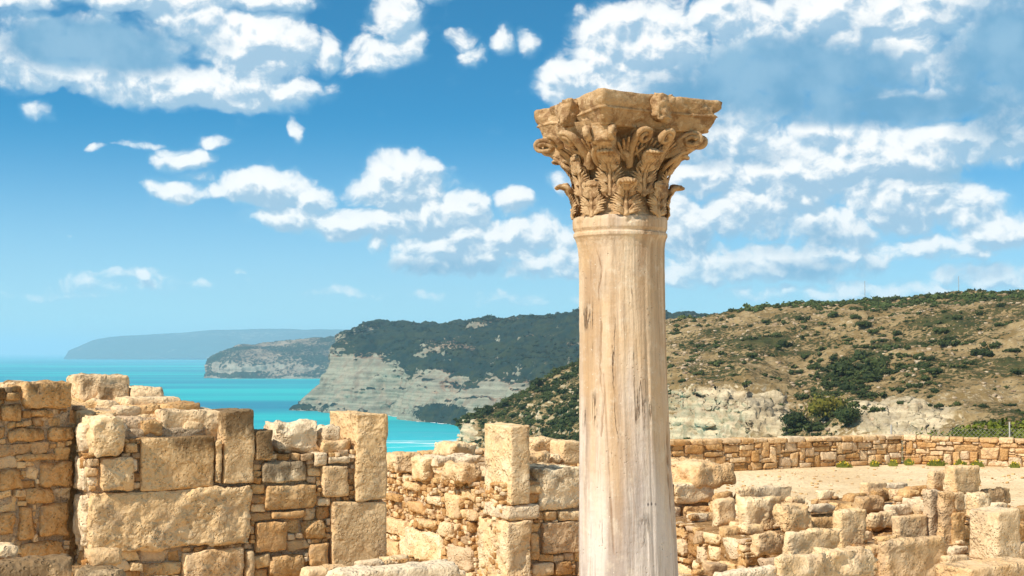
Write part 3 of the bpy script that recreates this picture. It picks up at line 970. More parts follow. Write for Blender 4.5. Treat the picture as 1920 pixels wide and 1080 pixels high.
def free_block(name, x0, pe, x1, y0, y1, Y, parent=None, pobj=None, label=None, cat='stone', ang=A28, r=.025, low=.06, fine=.007, jit=.025, stain=0.0, tone=None, dmin=.1, d=None, facet=0.0, group=None, down=0.0, step=.024, seed=None, mat=None, tilt=0.0):
    """a block whose near vertical edge stands at photo column pe, distance Y; its two faces reach x0 and x1"""
    u = np.array([math.cos(ang), math.sin(ang)]); v = np.array([-math.sin(ang), math.cos(ang)])
    E3 = P(pe, (y0 + y1) / 2, Y); E = np.array(E3[:2])

    def solve(direction, px):
        k = (px - 960) / F / math.cos(PITCH) * 1.0
        den = direction[0] - k * direction[1]
        return (k * E[1] - E[0]) / den
    w = max(.05, abs(solve(u, x1))) if x1 > pe else .2
    dd = d if d is not None else max(dmin, abs(solve(v, x0)))
    zt = P(pe, y0, Y)[2]; zb = P(pe, y1, Y)[2] - down
    seed = seed or int(x0 * 31 + y0 * 17 + Y * 7)
    V, Q = stone((w, dd, zt - zb), seed, r=r, jit=jit, low=low, fine=fine, facet=facet, step=step)
    if tilt:
        c, s = math.cos(tilt), math.sin(tilt)
        V = np.stack([V[:, 0] * c - V[:, 2] * s, V[:, 1], V[:, 0] * s + V[:, 2] * c], 1)
    h = zt - zb
    st = np.clip((V[:, 2] + h / 2 - (h - .3)) / .3, 0, 1) * stain
    c = E + u * w / 2 + v * dd / 2
    W = place(V, (c[0], c[1], (zt + zb) / 2), u, v)
    base = np.array([c[0], c[1], zb])
    rs = np.random.RandomState(seed % 2 ** 31)
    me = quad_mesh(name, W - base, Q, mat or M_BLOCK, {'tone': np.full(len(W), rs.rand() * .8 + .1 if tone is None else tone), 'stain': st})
    if parent is not None:
        return link(name, me, tuple(base - pobj), parent)
    o = link(name, me, tuple(base))
    return tag(o, label, cat, group)


# --- wall 1: shaded rubble wall at the far left
w1 = Wall('rubble_wall', 'shaded brown rubble wall at the left edge with a slanting slab on its top', 140, 9.55, 'R', RAD(48))
for q in [(41, 716, 135, 768), (0, 757, 39, 791), (7, 735, 37, 754), (87, 800, 135, 828), (15, 800, 82, 830), (74, 865, 135, 913), (30, 850, 100, 864),
          (-6, 878, 40, 920), (44, 915, 100, 943), (70, 943, 128, 1007), (33, 948, 63, 1015), (-4, 960, 28, 1002), (39, 1015, 117, 1045), (-60, 760, -4, 800), (-70, 840, -10, 900), (55, 768, 100, 783)]:
    w1.block(*q, depth=.3, prot=.03, r=.035, jit=.04, low=.08, stain=.5 if q[1] < 830 else .1, tone=.3)
w1.fill([(-420, 760), (-200, 750), (-60, 733), (0, 728), (40, 722), (136, 716)], .7, stain=.7, core_in=.012)

# --- wall 2: the wall of big blocks on the left
w2 = Wall('block_wall', 'broken wall of big pitted blocks and rubble ending in a tall two-block pier', 165, 9.3, 'R')
w2.block(166, 915, 470, 1030, depth=.62, prot=.05, r=.045, low=.05, fine=.014, jit=.010, tone=.6, facet=0.013, step=.014)
w2.block(262, 819, 398, 918, depth=.26, prot=.035, r=.012, low=.02, fine=.004, stain=.75, tone=.45)
w2.block(186, 857, 248, 921, depth=.52, prot=.07, r=.03, low=.06, jit=.03, tone=.6, facet=0.036)
w2.block(165, 779, 230, 856, depth=.40, prot=.10, r=.07, low=.10, fine=.012, tone=.75, facet=0.068)
w2.block(417, 769, 475, 908, depth=.50, prot=.03, r=.012, low=.03, fine=.004, stain=1.0, tone=.5)
w2.block(337, 1030, 456, 1110, depth=.4, prot=.05, r=.03, low=.05, jit=.05, tone=.7)
w2.block(458, 1032, 476, 1100, depth=.3, prot=.04, r=.02, tone=.6)
w2.block(236, 771, 308, 822, depth=.40, off=.30, prot=.0, r=.05, low=.09, tone=.75, facet=0.054)
w2.block(304, 769, 416, 850, depth=.50, off=.12, prot=.0, r=.02, low=.08, fine=.012, tone=.65, stain=.35)
for q, kw in [((476, 806, 511, 864), dict(stain=1.2, r=.03, low=.09)), ((490, 865, 573, 905), dict(stain=.9, r=.03, low=.08)), ((497, 908, 595, 955), dict(r=.03)),
              ((602, 872, 652, 933), dict(r=.02, tone=.5)), ((477, 977, 537, 1035), dict(r=.025, tone=.55)), ((502, 1039, 570, 1082), dict(r=.04)),
              ((577, 1017, 615, 1063), dict(r=.03)), ((567, 974, 613, 1013), dict(r=.06, low=.09)), ((587, 848, 612, 874), dict(r=.02, tone=.8)),
              ((613, 855, 655, 869), dict(r=.015, tone=.8)), ((508, 957, 570, 972), dict(r=.02)), ((535, 905, 560, 907), dict()),
              ((232, 830, 258, 850), dict(r=.02)), ((401, 825, 414, 905), dict(r=.015, low=.1, fine=.01)), ((235, 860, 258, 885), dict(r=.02))]:
    if q[3] - q[1] > 5: w2.block(*q, depth=.3, prot=.035, **kw)
w2.block(664, 772, 722, 937, depth=.56, prot=.05, r=.014, low=.03, fine=.006, stain=.35, tone=.62, name='pier_block', facet=0.018)
w2.block(618, 939, 722, 1082, depth=.56, prot=.05, r=.012, low=.012, fine=.003, tone=.5, name='pier_block')
w2.fill([(164, 860), (231, 858), (232, 822), (416, 820), (418, 850), (476, 852), (520, 850), (600, 850), (663, 842), (722, 842)], .7)

# --- wall 3: the return of the block wall, its steps rising away from the viewer
w3 = Wall('stepped_wall', 'rough end of the block wall whose slabs rise in steps to a flat top slab', 163, 9.32, 'L')
for q in [(146, 857, 162, 921), (144, 925, 162, 1020), (150, 790, 162, 850)]:
    w3.block(*q, depth=.3, prot=.03, r=.05, low=.12, fine=.012, tone=.8)
w3.fill([(162, 800), (155, 790), (146, 770), (138, 755)], .8, classes=CLASS_FINE)
for (x0, pe, x1, y0, y1, Y, kw) in [
        (138, 146, 247, 705, 752, 10.30, dict(r=.03, low=.10, tilt=0, stain=.5)),
        (142, 190, 246, 722, 752, 10.15, dict(r=.04, low=.12, stain=.8, facet=0.090)),
        (243, 250, 308, 726, 752, 10.2, dict(r=.05, low=.1)),
        (198, 236, 342, 747, 780, 9.9, dict(r=.02, low=.06, stain=.3)),
        (146, 205, 330, 778, 840, 9.72, dict(r=.05, low=.12, facet=0.090)),
        (150, 190, 235, 752, 790, 9.80, dict(r=.05, low=.14, facet=0.113))]:
    free_block('step_slab', x0, pe, x1, y0, y1 + 6, Y, w3.t, w3.o, tone=.65, d=.45, fine=.009, **kw)
# rubble body under the slabs
C, Q = box_grid(26, 14, 50)
for (px, Y, w, d, ytop) in [(200, 10.02, .62, .9, 755), (205, 9.75, .7, .4, 795)]:
    c = np.array(P(px, ytop, Y)); zt = c[2]
    p = np.stack([C[:, 0] * w / 2, C[:, 1] * d / 2, (C[:, 2] + 1) / 2 * (zt + .05) - .05], 1)
    nr = C / np.linalg.norm(C, axis=1)[:, None]
    p += nr * (np.clip(fbm(p * 7, 4, .6), -.5, .5) * .07)[:, None]
    uu = np.array([math.cos(A28), math.sin(A28)]); vv = np.array([-math.sin(A28), math.cos(A28)])
    ct = c[:2] + vv * d / 2
    W = place(p, (ct[0], ct[1], 0), uu, vv)
    link('rubble_core', quad_mesh('rubble_core', W - w3.o, Q, M_STONE, {'tone': np.full(len(W), .6), 'stain': np.zeros(len(W))}), (0, 0, 0), w3.t)

# --- wall 4: sunlit rubble wall running back from the pier
w4 = Wall('sunlit_wall', 'sunlit rubble wall of small stones running back from the single square pier', 950, 12.0, 'L')
for q, kw in [((756, 994, 832, 1053), dict(r=.05, low=.1, fine=.014, tone=.75)), ((845, 1024, 890, 1068), dict(r=.05, low=.1)), ((724, 972, 768, 1004), dict(r=.04)),
              ((842, 926, 869, 972), dict(r=.03, fine=.014)), ((793, 973, 820, 991), dict(r=.03)), ((827, 978, 855, 1006), dict(r=.05)), ((770, 940, 800, 962), dict(r=.04)),
              ((727, 925, 755, 940), dict(r=.03)), ((868, 915, 895, 940), dict(r=.04)), ((876, 1070, 892, 1100), dict(r=.04)), ((726, 1012, 752, 1046), dict(r=.05)), ((805, 930, 832, 948), dict(r=.03)),
              ((762, 903, 790, 920), dict(r=.03)), ((872, 955, 898, 975), dict(r=.03))]:
    w4.block(*q, depth=.3, prot=.05, jit=.05, facet=0.054, **kw)
w4.fill([(949, 905), (905, 905), (870, 900), (840, 900), (815, 896), (780, 898), (740, 886), (710, 878), (640, 866)], .75, classes=CLASS_FINE, stain=.15, prot=.035, rnd=.55)

# --- wall 5: the wall behind the column
w5 = Wall('pier_wall', 'wall of porous blocks passing behind the column, with a square pier at its left end', 951, 12.0, 'R')
w5.block(953, 797, 988, 946, depth=.50, prot=.05, r=.012, low=.03, fine=.006, tone=.75, name='pier_block')
w5.block(945, 946, 1008, 974, depth=.45, prot=.05, r=.03, low=.08, tone=.8)
w5.block(943, 976, 990, 1100, depth=.55, prot=.07, r=.03, low=.08, fine=.008, tone=.75, name='pier_block', facet=0.036)
for q, kw in [((1009, 878, 1088, 956), dict(r=.04, low=.06, fine=.016, depth=.6, stain=.5)), ((1014, 979, 1086, 1038), dict(r=.015)), ((1045, 957, 1086, 976), dict(r=.02)),
              ((1017, 958, 1042, 976), dict(r=.02)), ((992, 1000, 1010, 1050), dict(r=.03)), ((996, 1054, 1036, 1080), dict(r=.02)), ((1038, 1052, 1070, 1078), dict(r=.02)),
              ((988, 901, 1008, 944), dict(r=.02)), ((1262, 906, 1334, 944), dict(r=.03, depth=.6, low=.07)), ((1279, 947, 1332, 970), dict(r=.02)), ((1273, 977, 1311, 1038), dict(r=.05, low=.09)),
              ((1312, 975, 1332, 1020), dict(r=.03)), ((1270, 1045, 1300, 1062), dict(r=.03)), ((1255, 950, 1275, 990), dict(r=.03)), ((1300, 1040, 1332, 1080), dict(r=.03))]:
    dd = kw.pop('depth', .3)
    w5.block(*q, depth=dd, prot=.035, jit=.03, **kw)
w5.fill([(951, 950), (989, 950), (990, 900), (1008, 896), (1010, 884), (1090, 884), (1120, 892), (1200, 900), (1262, 908), (1334, 910)], 1.1, stain=.5)

# --- field wall round the court
fw_specs = [((-2.51, 28.5), (3.37, 30.5), 850, 826, 'low dry stone field wall seen as a thin line above the left ruins', 'left'),
            ((3.37, 30.5), (9.09, 33.2), 826, 816, 'dry stone boundary wall of orange field stones from the column to the corner', 'mid'),
            ((9.09, 33.2), (11.63, 32.3), 816, 824, 'paler sunlit boundary wall right of the corner, green bush behind', 'right')]


def field_wall(p0, p1, y0, y1, label, ext0=0.0, ext1=0.0, seed=1):
    p0 = np.array(p0); p1 = np.array(p1)
    u = (p1 - p0); L = np.linalg.norm(u); u /= L; n = np.array([u[1], -u[0]]); v = -n

    def ztop(p, py):
        px = 960 + p[0] / p[1] * F
        return P(px, py, p[1])[2]
    z0, z1 = ztop(p0, y0), ztop(p1, y1)
    sl = (z1 - z0) / L
    a0, a1 = -ext0, L + ext1
    t = thing('field_wall', label, 'wall', (p0[0], p0[1], 0)); o = np.array([p0[0], p0[1], 0.0])
    rs = np.random.RandomState(seed)
    top = lambda s: z0 + min(max(s, 0), L) * sl - .10
    rects = pack(a1 - a0, max(z0, z1) + .1, lambda s: top(s + a0), [], .03, [(m, h, int(k * (a1 - a0) / 5), a, b) for m, h, k, a, b in CLASS_FIELD], rs)
    acc = Acc()
    for (a, b, c, d) in rects:
        w, h = c - a, d - b
        V, Q = stone((w * .97, .3, h * .95), rs.randint(10 ** 8), r=.028, jit=.10, low=.06, fine=.006, step=.045, facet=0.045, maxn=9)
        ctr = p0 + u * (a0 + (a + c) / 2) + v * (.15 - rs.uniform(-.02, .03))
        acc.add(place(V, (ctr[0], ctr[1], (b + d) / 2), u, v), Q, tone=rs.rand(), stain=0)
    link('stone_courses', acc.mesh('stone_courses', M_FARWALL, o), (0, 0, 0), t)
    acc = Acc(); s = a0
    while s < a1:
        w = rs.uniform(.18, .55)
        V, Q = stone((w * .97, .44, rs.uniform(.08, .13)), rs.randint(10 ** 8), r=.03, jit=.04, low=.06, fine=.006, step=.05, maxn=9)
        ctr = p0 + u * (s + w / 2) + v * .20
        acc.add(place(V, (ctr[0], ctr[1], top(s + w / 2) + .045 + rs.uniform(-.012, .012)), u, v), Q, tone=rs.rand() * .6 + .4, stain=0)
        s += w
    link('coping', acc.mesh('coping', M_FARWALL, o), (0, 0, 0), t)
    C, Q = box_grid(40, 3, 8)
    ss = a0 + (C[:, 0] + 1) / 2 * (a1 - a0)
    tz = np.array([top(q) for q in ss]) - .01
    p = np.stack([ss, .035 + (C[:, 1] + 1) / 2 * .32, (C[:, 2] + 1) / 2 * (tz + .2) - .2], 1)
    W = place(p, (p0[0], p0[1], 0), u, v) - o
    link('wall_core', quad_mesh('wall_core', W, Q, M_MORTAR, {'tone': np.full(len(W), .2), 'stain': np.zeros(len(W))}), (0, 0, 0), t)


field_wall(*fw_specs[0][:5], ext0=1.2, ext1=-.02, seed=11)
field_wall(*fw_specs[1][:5], ext0=0, ext1=-.02, seed=12)
field_wall(*fw_specs[2][:5], ext0=0, ext1=4.0, seed=13)

# --- loose stones lying on the walls (each a thing)
LOOSE = [
    (511, 522, 603, 793, 852, 9.98, 'large smooth pale boulder on top of the block wall left of the tall pier', dict(r=.09, low=.14, d=.42, facet=0.113, tone=.8)),
    (601, 606, 640, 800, 828, 10.12, 'small pale rounded stone wedged between the large boulder and the tall pier', dict(r=.05, low=.12, d=.25, facet=0.090, tone=.8)),
    (601, 606, 660, 825, 854, 10.06, 'flat brown-edged stone just below the small rounded stone by the tall pier', dict(r=.04, low=.12, d=.3, facet=0.135, tone=.6, stain=.4)),
    (727, 745, 795, 853, 886, 13.9, 'rough cracked slab on the sunlit rubble wall close to the tall pier', dict(r=.05, low=.16, facet=0.135, d=.45, tone=.7, fine=.015)),
    (780, 792, 817, 858, 903, 13.3, 'upright wedge-shaped stone leaning on the sunlit rubble wall', dict(r=.05, low=.12, facet=0.090, d=.3, tone=.75)),
    (808, 822, 902, 858, 880, 13.2, 'long flat slab lying over the sunlit rubble wall behind the wedge-shaped stone', dict(r=.05, low=.14, d=.4, facet=0.090, tone=.8)),
    (841, 862, 905, 871, 906, 12.45, 'rough porous lump on the sunlit wall against the square pier', dict(r=.06, low=.16, d=.4, facet=0.135, tone=.7, fine=.016)),
    (836, 852, 901, 831, 862, 13.9, 'pale angular boulder behind the square pier, sea above it', dict(r=.05, low=.14, d=.5, facet=0.135, tone=.75)),
    (984, 990, 1052, 824, 854, 13.1, 'broad pale boulder right of the square pier and above another stone', dict(r=.05, low=.14, d=.4, facet=0.113, tone=.75, stain=.2)),
    (982, 986, 1033, 850, 892, 12.7, 'smooth triangular stone leaning against the right side of the square pier', dict(r=.06, low=.12, d=.4, facet=0.135, tone=.7)),
    (1052, 1056, 1090, 829, 874, 13.0, 'squared orange block standing just left of the column shaft', dict(r=.03, low=.08, d=.35, tone=.5)),
    (1034, 1037, 1052, 852, 868, 12.9, 'fist-sized pale stone beside the squared orange block near the shaft', dict(r=.03, low=.1, d=.15, tone=.85)),
    (1274, 1300, 1380, 872, 916, 12.8, 'wide flat-topped slab with a ragged underside right of the column', dict(r=.04, low=.15, d=.55, facet=0.113, tone=.7, fine=.016, stain=.2)),
]
for (x0, pe, x1, y0, y1, Y, lab, kw) in LOOSE:
    free_block('loose_stone', x0, pe, x1, y0, y1, Y, label=lab, cat='stone', jit=.07, **kw)


# --- the heap of blocks right of the column and the ruins at the right edge
def pile(name, label, specs, core):
    Ys = [s[5] for s in specs]
    i = int(np.argmin(Ys)); o = np.array(P(specs[i][1], 900, specs[i][5])); o[2] = 0
    t = thing(name, label, 'wall', tuple(o))
    for k, s in enumerate(specs):
        kw = dict(s[6]) if len(s) > 6 else {}
        kw.setdefault('jit', .045); kw.setdefault('fine', .009)
        nm = kw.pop('name', 'stone_block')
        free_block(nm, s[0], s[1], s[2], s[3], s[4], s[5], t, o, **kw)
    rs = np.random.RandomState(int(o[0] * 100) & 1023)
    acc = Acc(); accm = Acc()
    uu = np.array([math.cos(A28), math.sin(A28)]); vv = np.array([-math.sin(A28), math.cos(A28)])
    for (px0, px1, ytop, Y, d) in core:      # masonry bodies: front row facing right, end facing left
        E3 = P(px0, ytop, Y); E = np.array(E3[:2]); zt = E3[2]
        k = (px1 - 960) / F
        w = abs((k * E[1] - E[0]) / (uu[0] - k * uu[1]))
        n = box_grid(max(4, int(w / .05)), max(4, int(d / .05)), 24)
        C, Q = n
        p = np.stack([.03 + (C[:, 0] + 1) / 2 * (w - .06), .03 + (C[:, 1] + 1) / 2 * (d - .06), (C[:, 2] + 1) / 2 * (zt - .02)], 1)
        accm.add(place(p, (E[0], E[1], 0), uu, vv), Q, tone=.3, stain=0)
        zlo = max(0.0, zt - 1.3)
        for (run, inn, LL) in ((uu, vv, w), (vv, uu, d)):
            rects = pack(LL, zt - zlo, lambda s: zt - zlo, [], .02, [(.42, .26, 14, .2, .14), (.28, .18, 60, .12, .08), (.16, .1, 300, .06, .05), (.1, .06, 1500, .03, .03), (.06, .04, 1200, .02, .02)], rs)
            for (a, b, c, dd) in rects:
                th = .14
                V, Q = stone(((c - a) * .92, th, (dd - b) * .9), rs.randint(10 ** 8), r=.3 * min(c - a, dd - b), jit=.08, low=.08, fine=.005, step=.022, facet=0.068, maxn=10)
                ct = E + run * (a + c) / 2 + inn * (th / 2 - rs.uniform(-.01, .03))
                acc.add(place(V, (ct[0], ct[1], zlo + (b + dd) / 2), run, inn), Q, tone=rs.rand(), stain=.15)
        for _ in range(int(w * d * 12) + 2):
            s, y = rs.uniform(.05, w), rs.uniform(.05, d)
            ww = rs.uniform(.07, .2)
            V, Q = stone((ww, ww * .7, ww * .5), rs.randint(10 ** 8), r=.03, jit=.12, low=.1, fine=.005, step=.03, facet=0.090, maxn=8)
            ct = E + uu * s + vv * y
            acc.add(place(V, (ct[0], ct[1], zt + rs.uniform(-.01, .03)), uu, vv), Q, tone=rs.rand(), stain=.2)
    link('rubble_masonry', acc.mesh('rubble_masonry', M_STONE, o), (0, 0, 0), t)
    link('mortar_core', accm.mesh('mortar_core', M_MORTAR, o), (0, 0, 0), t)


pile('tumbled_wall', 'tumbled wall of large rough blocks and rubble just right of the column', [
    (1335, 1347, 1378, 937, 989, 11.7, dict(r=.02)),
    (1376, 1400, 1468, 934, 996, 11.45, dict(r=.05, low=.1, facet=0.090, tone=.75)),
    (1351, 1368, 1402, 990, 1044, 11.5, dict(r=.02, facet=0.045)),
    (1441, 1475, 1520, 947, 1000, 11.3, dict(r=.06, low=.14, facet=0.135)),
    (1517, 1524, 1568, 972, 1008, 11.6, dict(r=.03, low=.08)),
    (1400, 1420, 1465, 1002, 1046, 10.9, dict(r=.05, low=.12, facet=0.113, tone=.7)),
    (1460, 1478, 1574, 997, 1048, 10.75, dict(r=.05, low=.1, facet=0.090, tone=.75)),
    (1370, 1385, 1482, 914, 948, 12.6, dict(r=.04, low=.1, facet=0.090, tone=.65)),
    (1480, 1484, 1507, 933, 952, 12.5, dict(r=.03)),
    (1514, 1520, 1563, 948, 964, 12.0, dict(r=.04, low=.1, tone=.8)),
    (1340, 1345, 1372, 1046, 1066, 11.4, dict(r=.02)),
    (1375, 1380, 1400, 1048, 1066, 11.3, dict(r=.02)),
    (1566, 1578, 1619, 958, 1043, 11.35, dict(r=.02, low=.06, tone=.6, name='upright_block')),
], [(1338, 1470, 990, 11.75, 1.0), (1400, 1570, 1008, 11.0, .7), (1480, 1575, 966, 11.9, .6), (1385, 1500, 945, 12.5, .5)])

pile('far_ruin', 'low broken wall of pale blocks and upright stones standing on the gravel court', [
    (1763, 1789, 1834, 874, 927, 13.0, dict(r=.02, low=.05, tone=.6)),
    (1737, 1750, 1780, 884, 922, 13.25, dict(r=.02, low=.06, tone=.7)),
    (1609, 1625, 1658, 906, 932, 14.0, dict(r=.02, tone=.75)),
    (1655, 1662, 1700, 908, 925, 14.1, dict(r=.04, tone=.8)),
    (1627, 1640, 1674, 918, 942, 13.5, dict(r=.04, low=.1)),
    (1672, 1678, 1704, 918, 940, 13.45, dict(r=.03)),
    (1700, 1706, 1741, 914, 940, 13.4, dict(r=.02)),
    (1593, 1612, 1658, 932, 964, 13.3, dict(r=.05, low=.12, facet=0.090)),
    (1656, 1668, 1719, 948, 970, 13.1, dict(r=.05, low=.1, tone=.8)),
    (1718, 1724, 1742, 946, 970, 13.1, dict(r=.04)),
    (1617, 1634, 1684, 963, 994, 12.9, dict(r=.05, low=.12, facet=0.090)),
    (1680, 1685, 1734, 969, 1013, 12.6, dict(r=.02, low=.05, tone=.7)),
    (1738, 1745, 1763, 922, 1018, 12.75, dict(r=.02, low=.08, name='upright_block')),
    (1762, 1770, 1788, 926, 1028, 12.6, dict(r=.02, low=.12, name='upright_block')),
    (1785, 1790, 1808, 962, 1028, 12.6, dict(r=.03, low=.1, name='upright_block')),
    (1786, 1790, 1805, 924, 961, 12.9, dict(r=.02)),
    (1802, 1835, 1856, 925, 976, 12.5, dict(r=.04, low=.1, facet=0.090, tone=.75)),
    (1833, 1850, 1892, 917, 950, 13.2, dict(r=.05, low=.16, facet=0.135, stain=.7)),
    (1855, 1862, 1884, 944, 960, 12.9, dict(r=.03, tone=.9)),
    (1868, 1880, 1930, 956, 982, 12.7, dict(r=.04)),
    (1898, 1903, 1940, 984, 1014, 12.4, dict(r=.03)),
    (1850, 1863, 1910, 982, 1010, 12.6, dict(r=.04)),
], [(1612, 1745, 945, 13.45, .7), (1640, 1745, 975, 13.0, .5), (1790, 1960, 975, 12.9, .8), (1620, 1960, 1016, 12.75, .4), (1745, 1800, 935, 13.0, .5)])

pile('near_ruin', 'nearer stub of wall at the lower right with one tall square-cut block', [
    (1807, 1870, 1908, 961, 1052, 11.3, dict(r=.02, low=.04, fine=.006, tone=.65, name='square_block')),
    (1655, 1662, 1769, 1015, 1100, 10.9, dict(r=.05, low=.06, fine=.009, tone=.7)),
    (1768, 1776, 1813, 1044, 1076, 11.1, dict(r=.03)),
    (1628, 1634, 1656, 1025, 1050, 11.0, dict(r=.03)),
    (1630, 1636, 1658, 1052, 1090, 10.95, dict(r=.03)),
    (1800, 1812, 1950, 1066, 1110, 10.3, dict(r=.03, low=.05, tone=.7, d=.30)),
    (1905, 1912, 1950, 1020, 1052, 11.4, dict(r=.03)),
], [(1632, 1770, 1040, 11.2, .8), (1770, 1960, 1052, 11.3, .7)])

pile('foreground_wall', 'near sunlit wall top with two bright rounded boulders at the bottom of the view', [
    (1446, 1462, 1548, 1043, 1100, 9.6, dict(r=.07, low=.12, facet=0.090, tone=.85, fine=.013)),
    (1512, 1545, 1636, 1033, 1100, 9.8, dict(r=.10, low=.14, facet=0.090, tone=.85, fine=.013)),
    (1328, 1345, 1460, 1074, 1110, 9.4, dict(r=.05, low=.08, facet=0.068, tone=.95)),
], [(1335, 1640, 1092, 9.55, .5)])

pile('foreground_ledge', 'blurred near ledge of pitted stone crossing the bottom left corner', [
    (-90, -20, 42, 1024, 1060, 6.9, dict(r=.05, low=.10, facet=0.045, tone=.85, d=.22)),
    (-120, -60, 150, 1062, 1130, 6.2, dict(r=.05, low=.06, tone=.7, stain=.8, d=.20, tilt=.03)),
    (140, 148, 246, 1074, 1130, 6.25, dict(r=.05, low=.09, tone=.75, stain=.7, d=.2)),
], [(-150, 240, 1100, 6.45, .5)])

pile('foreground_sill', 'long bright flat-topped stone sill at the bottom edge before the sunlit wall', [
    (600, 640, 872, 1077, 1110, 8.3, dict(r=.04, low=.05, tone=.95, d=.28)),
], [(580, 880, 1092, 8.45, .4)])


# ------------------------------------------------------------------ the marble column with its Corinthian capital
COLY = 7.8
PXM = COLY / F                     # metres per photo pixel at the column


def zpx(py): return P(1170, py, COLY - .22)[2]


def xpx(px): return P(px, 660, COLY)[0]


def tube(path, rad, nseg=8, flat=1.0, up=None, cap=True):
    """swept tube; rad per point; flat squeezes it along the local normal"""
    path = np.asarray(path, float); n = len(path); rad = np.broadcast_to(np.asarray(rad, float), (n,))
    if cap:      # close both ends with a small dome
        d0 = path[0] - path[1]; d0 /= np.linalg.norm(d0) + 1e-12; d1 = path[-1] - path[-2]; d1 /= np.linalg.norm(d1) + 1e-12
        path = np.concatenate([[path[0] + d0 * rad[0] * .6], [path[0] + d0 * rad[0] * .4], path, [path[-1] + d1 * rad[-1] * .4], [path[-1] + d1 * rad[-1] * .6]])
        rad = np.concatenate([[rad[0] * .02], [rad[0] * .7], rad, [rad[-1] * .7], [rad[-1] * .02]]); n += 4
        if up is not None and np.ndim(up) == 2: up = np.concatenate([up[:1], up[:1], up, up[-1:], up[-1:]])
    T = np.gradient(path, axis=0); T /= np.linalg.norm(T, axis=1)[:, None] + 1e-12
    up = np.asarray(up if up is not None else (0, -1, 0), float)
    if up.ndim == 1: up = np.broadcast_to(up, (n, 3))
    N = up - (up * T).sum(1)[:, None] * T; N /= np.linalg.norm(N, axis=1)[:, None] + 1e-12
    B = np.cross(T, N)
    a = np.arange(nseg) / nseg * 2 * np.pi
    V = path[:, None] + (B[:, None] * np.cos(a)[None, :, None] + N[:, None] * np.sin(a)[None, :, None] * flat) * rad[:, None, None]
    V = V.reshape(-1, 3)
    i = np.arange(n - 1)[:, None]; j = np.arange(nseg)[None]
    A = i * nseg + j; Bq = i * nseg + (j + 1) % nseg
    Q = np.stack([A, Bq, Bq + nseg, A + nseg], -1).reshape(-1, 4)
    return V, Q


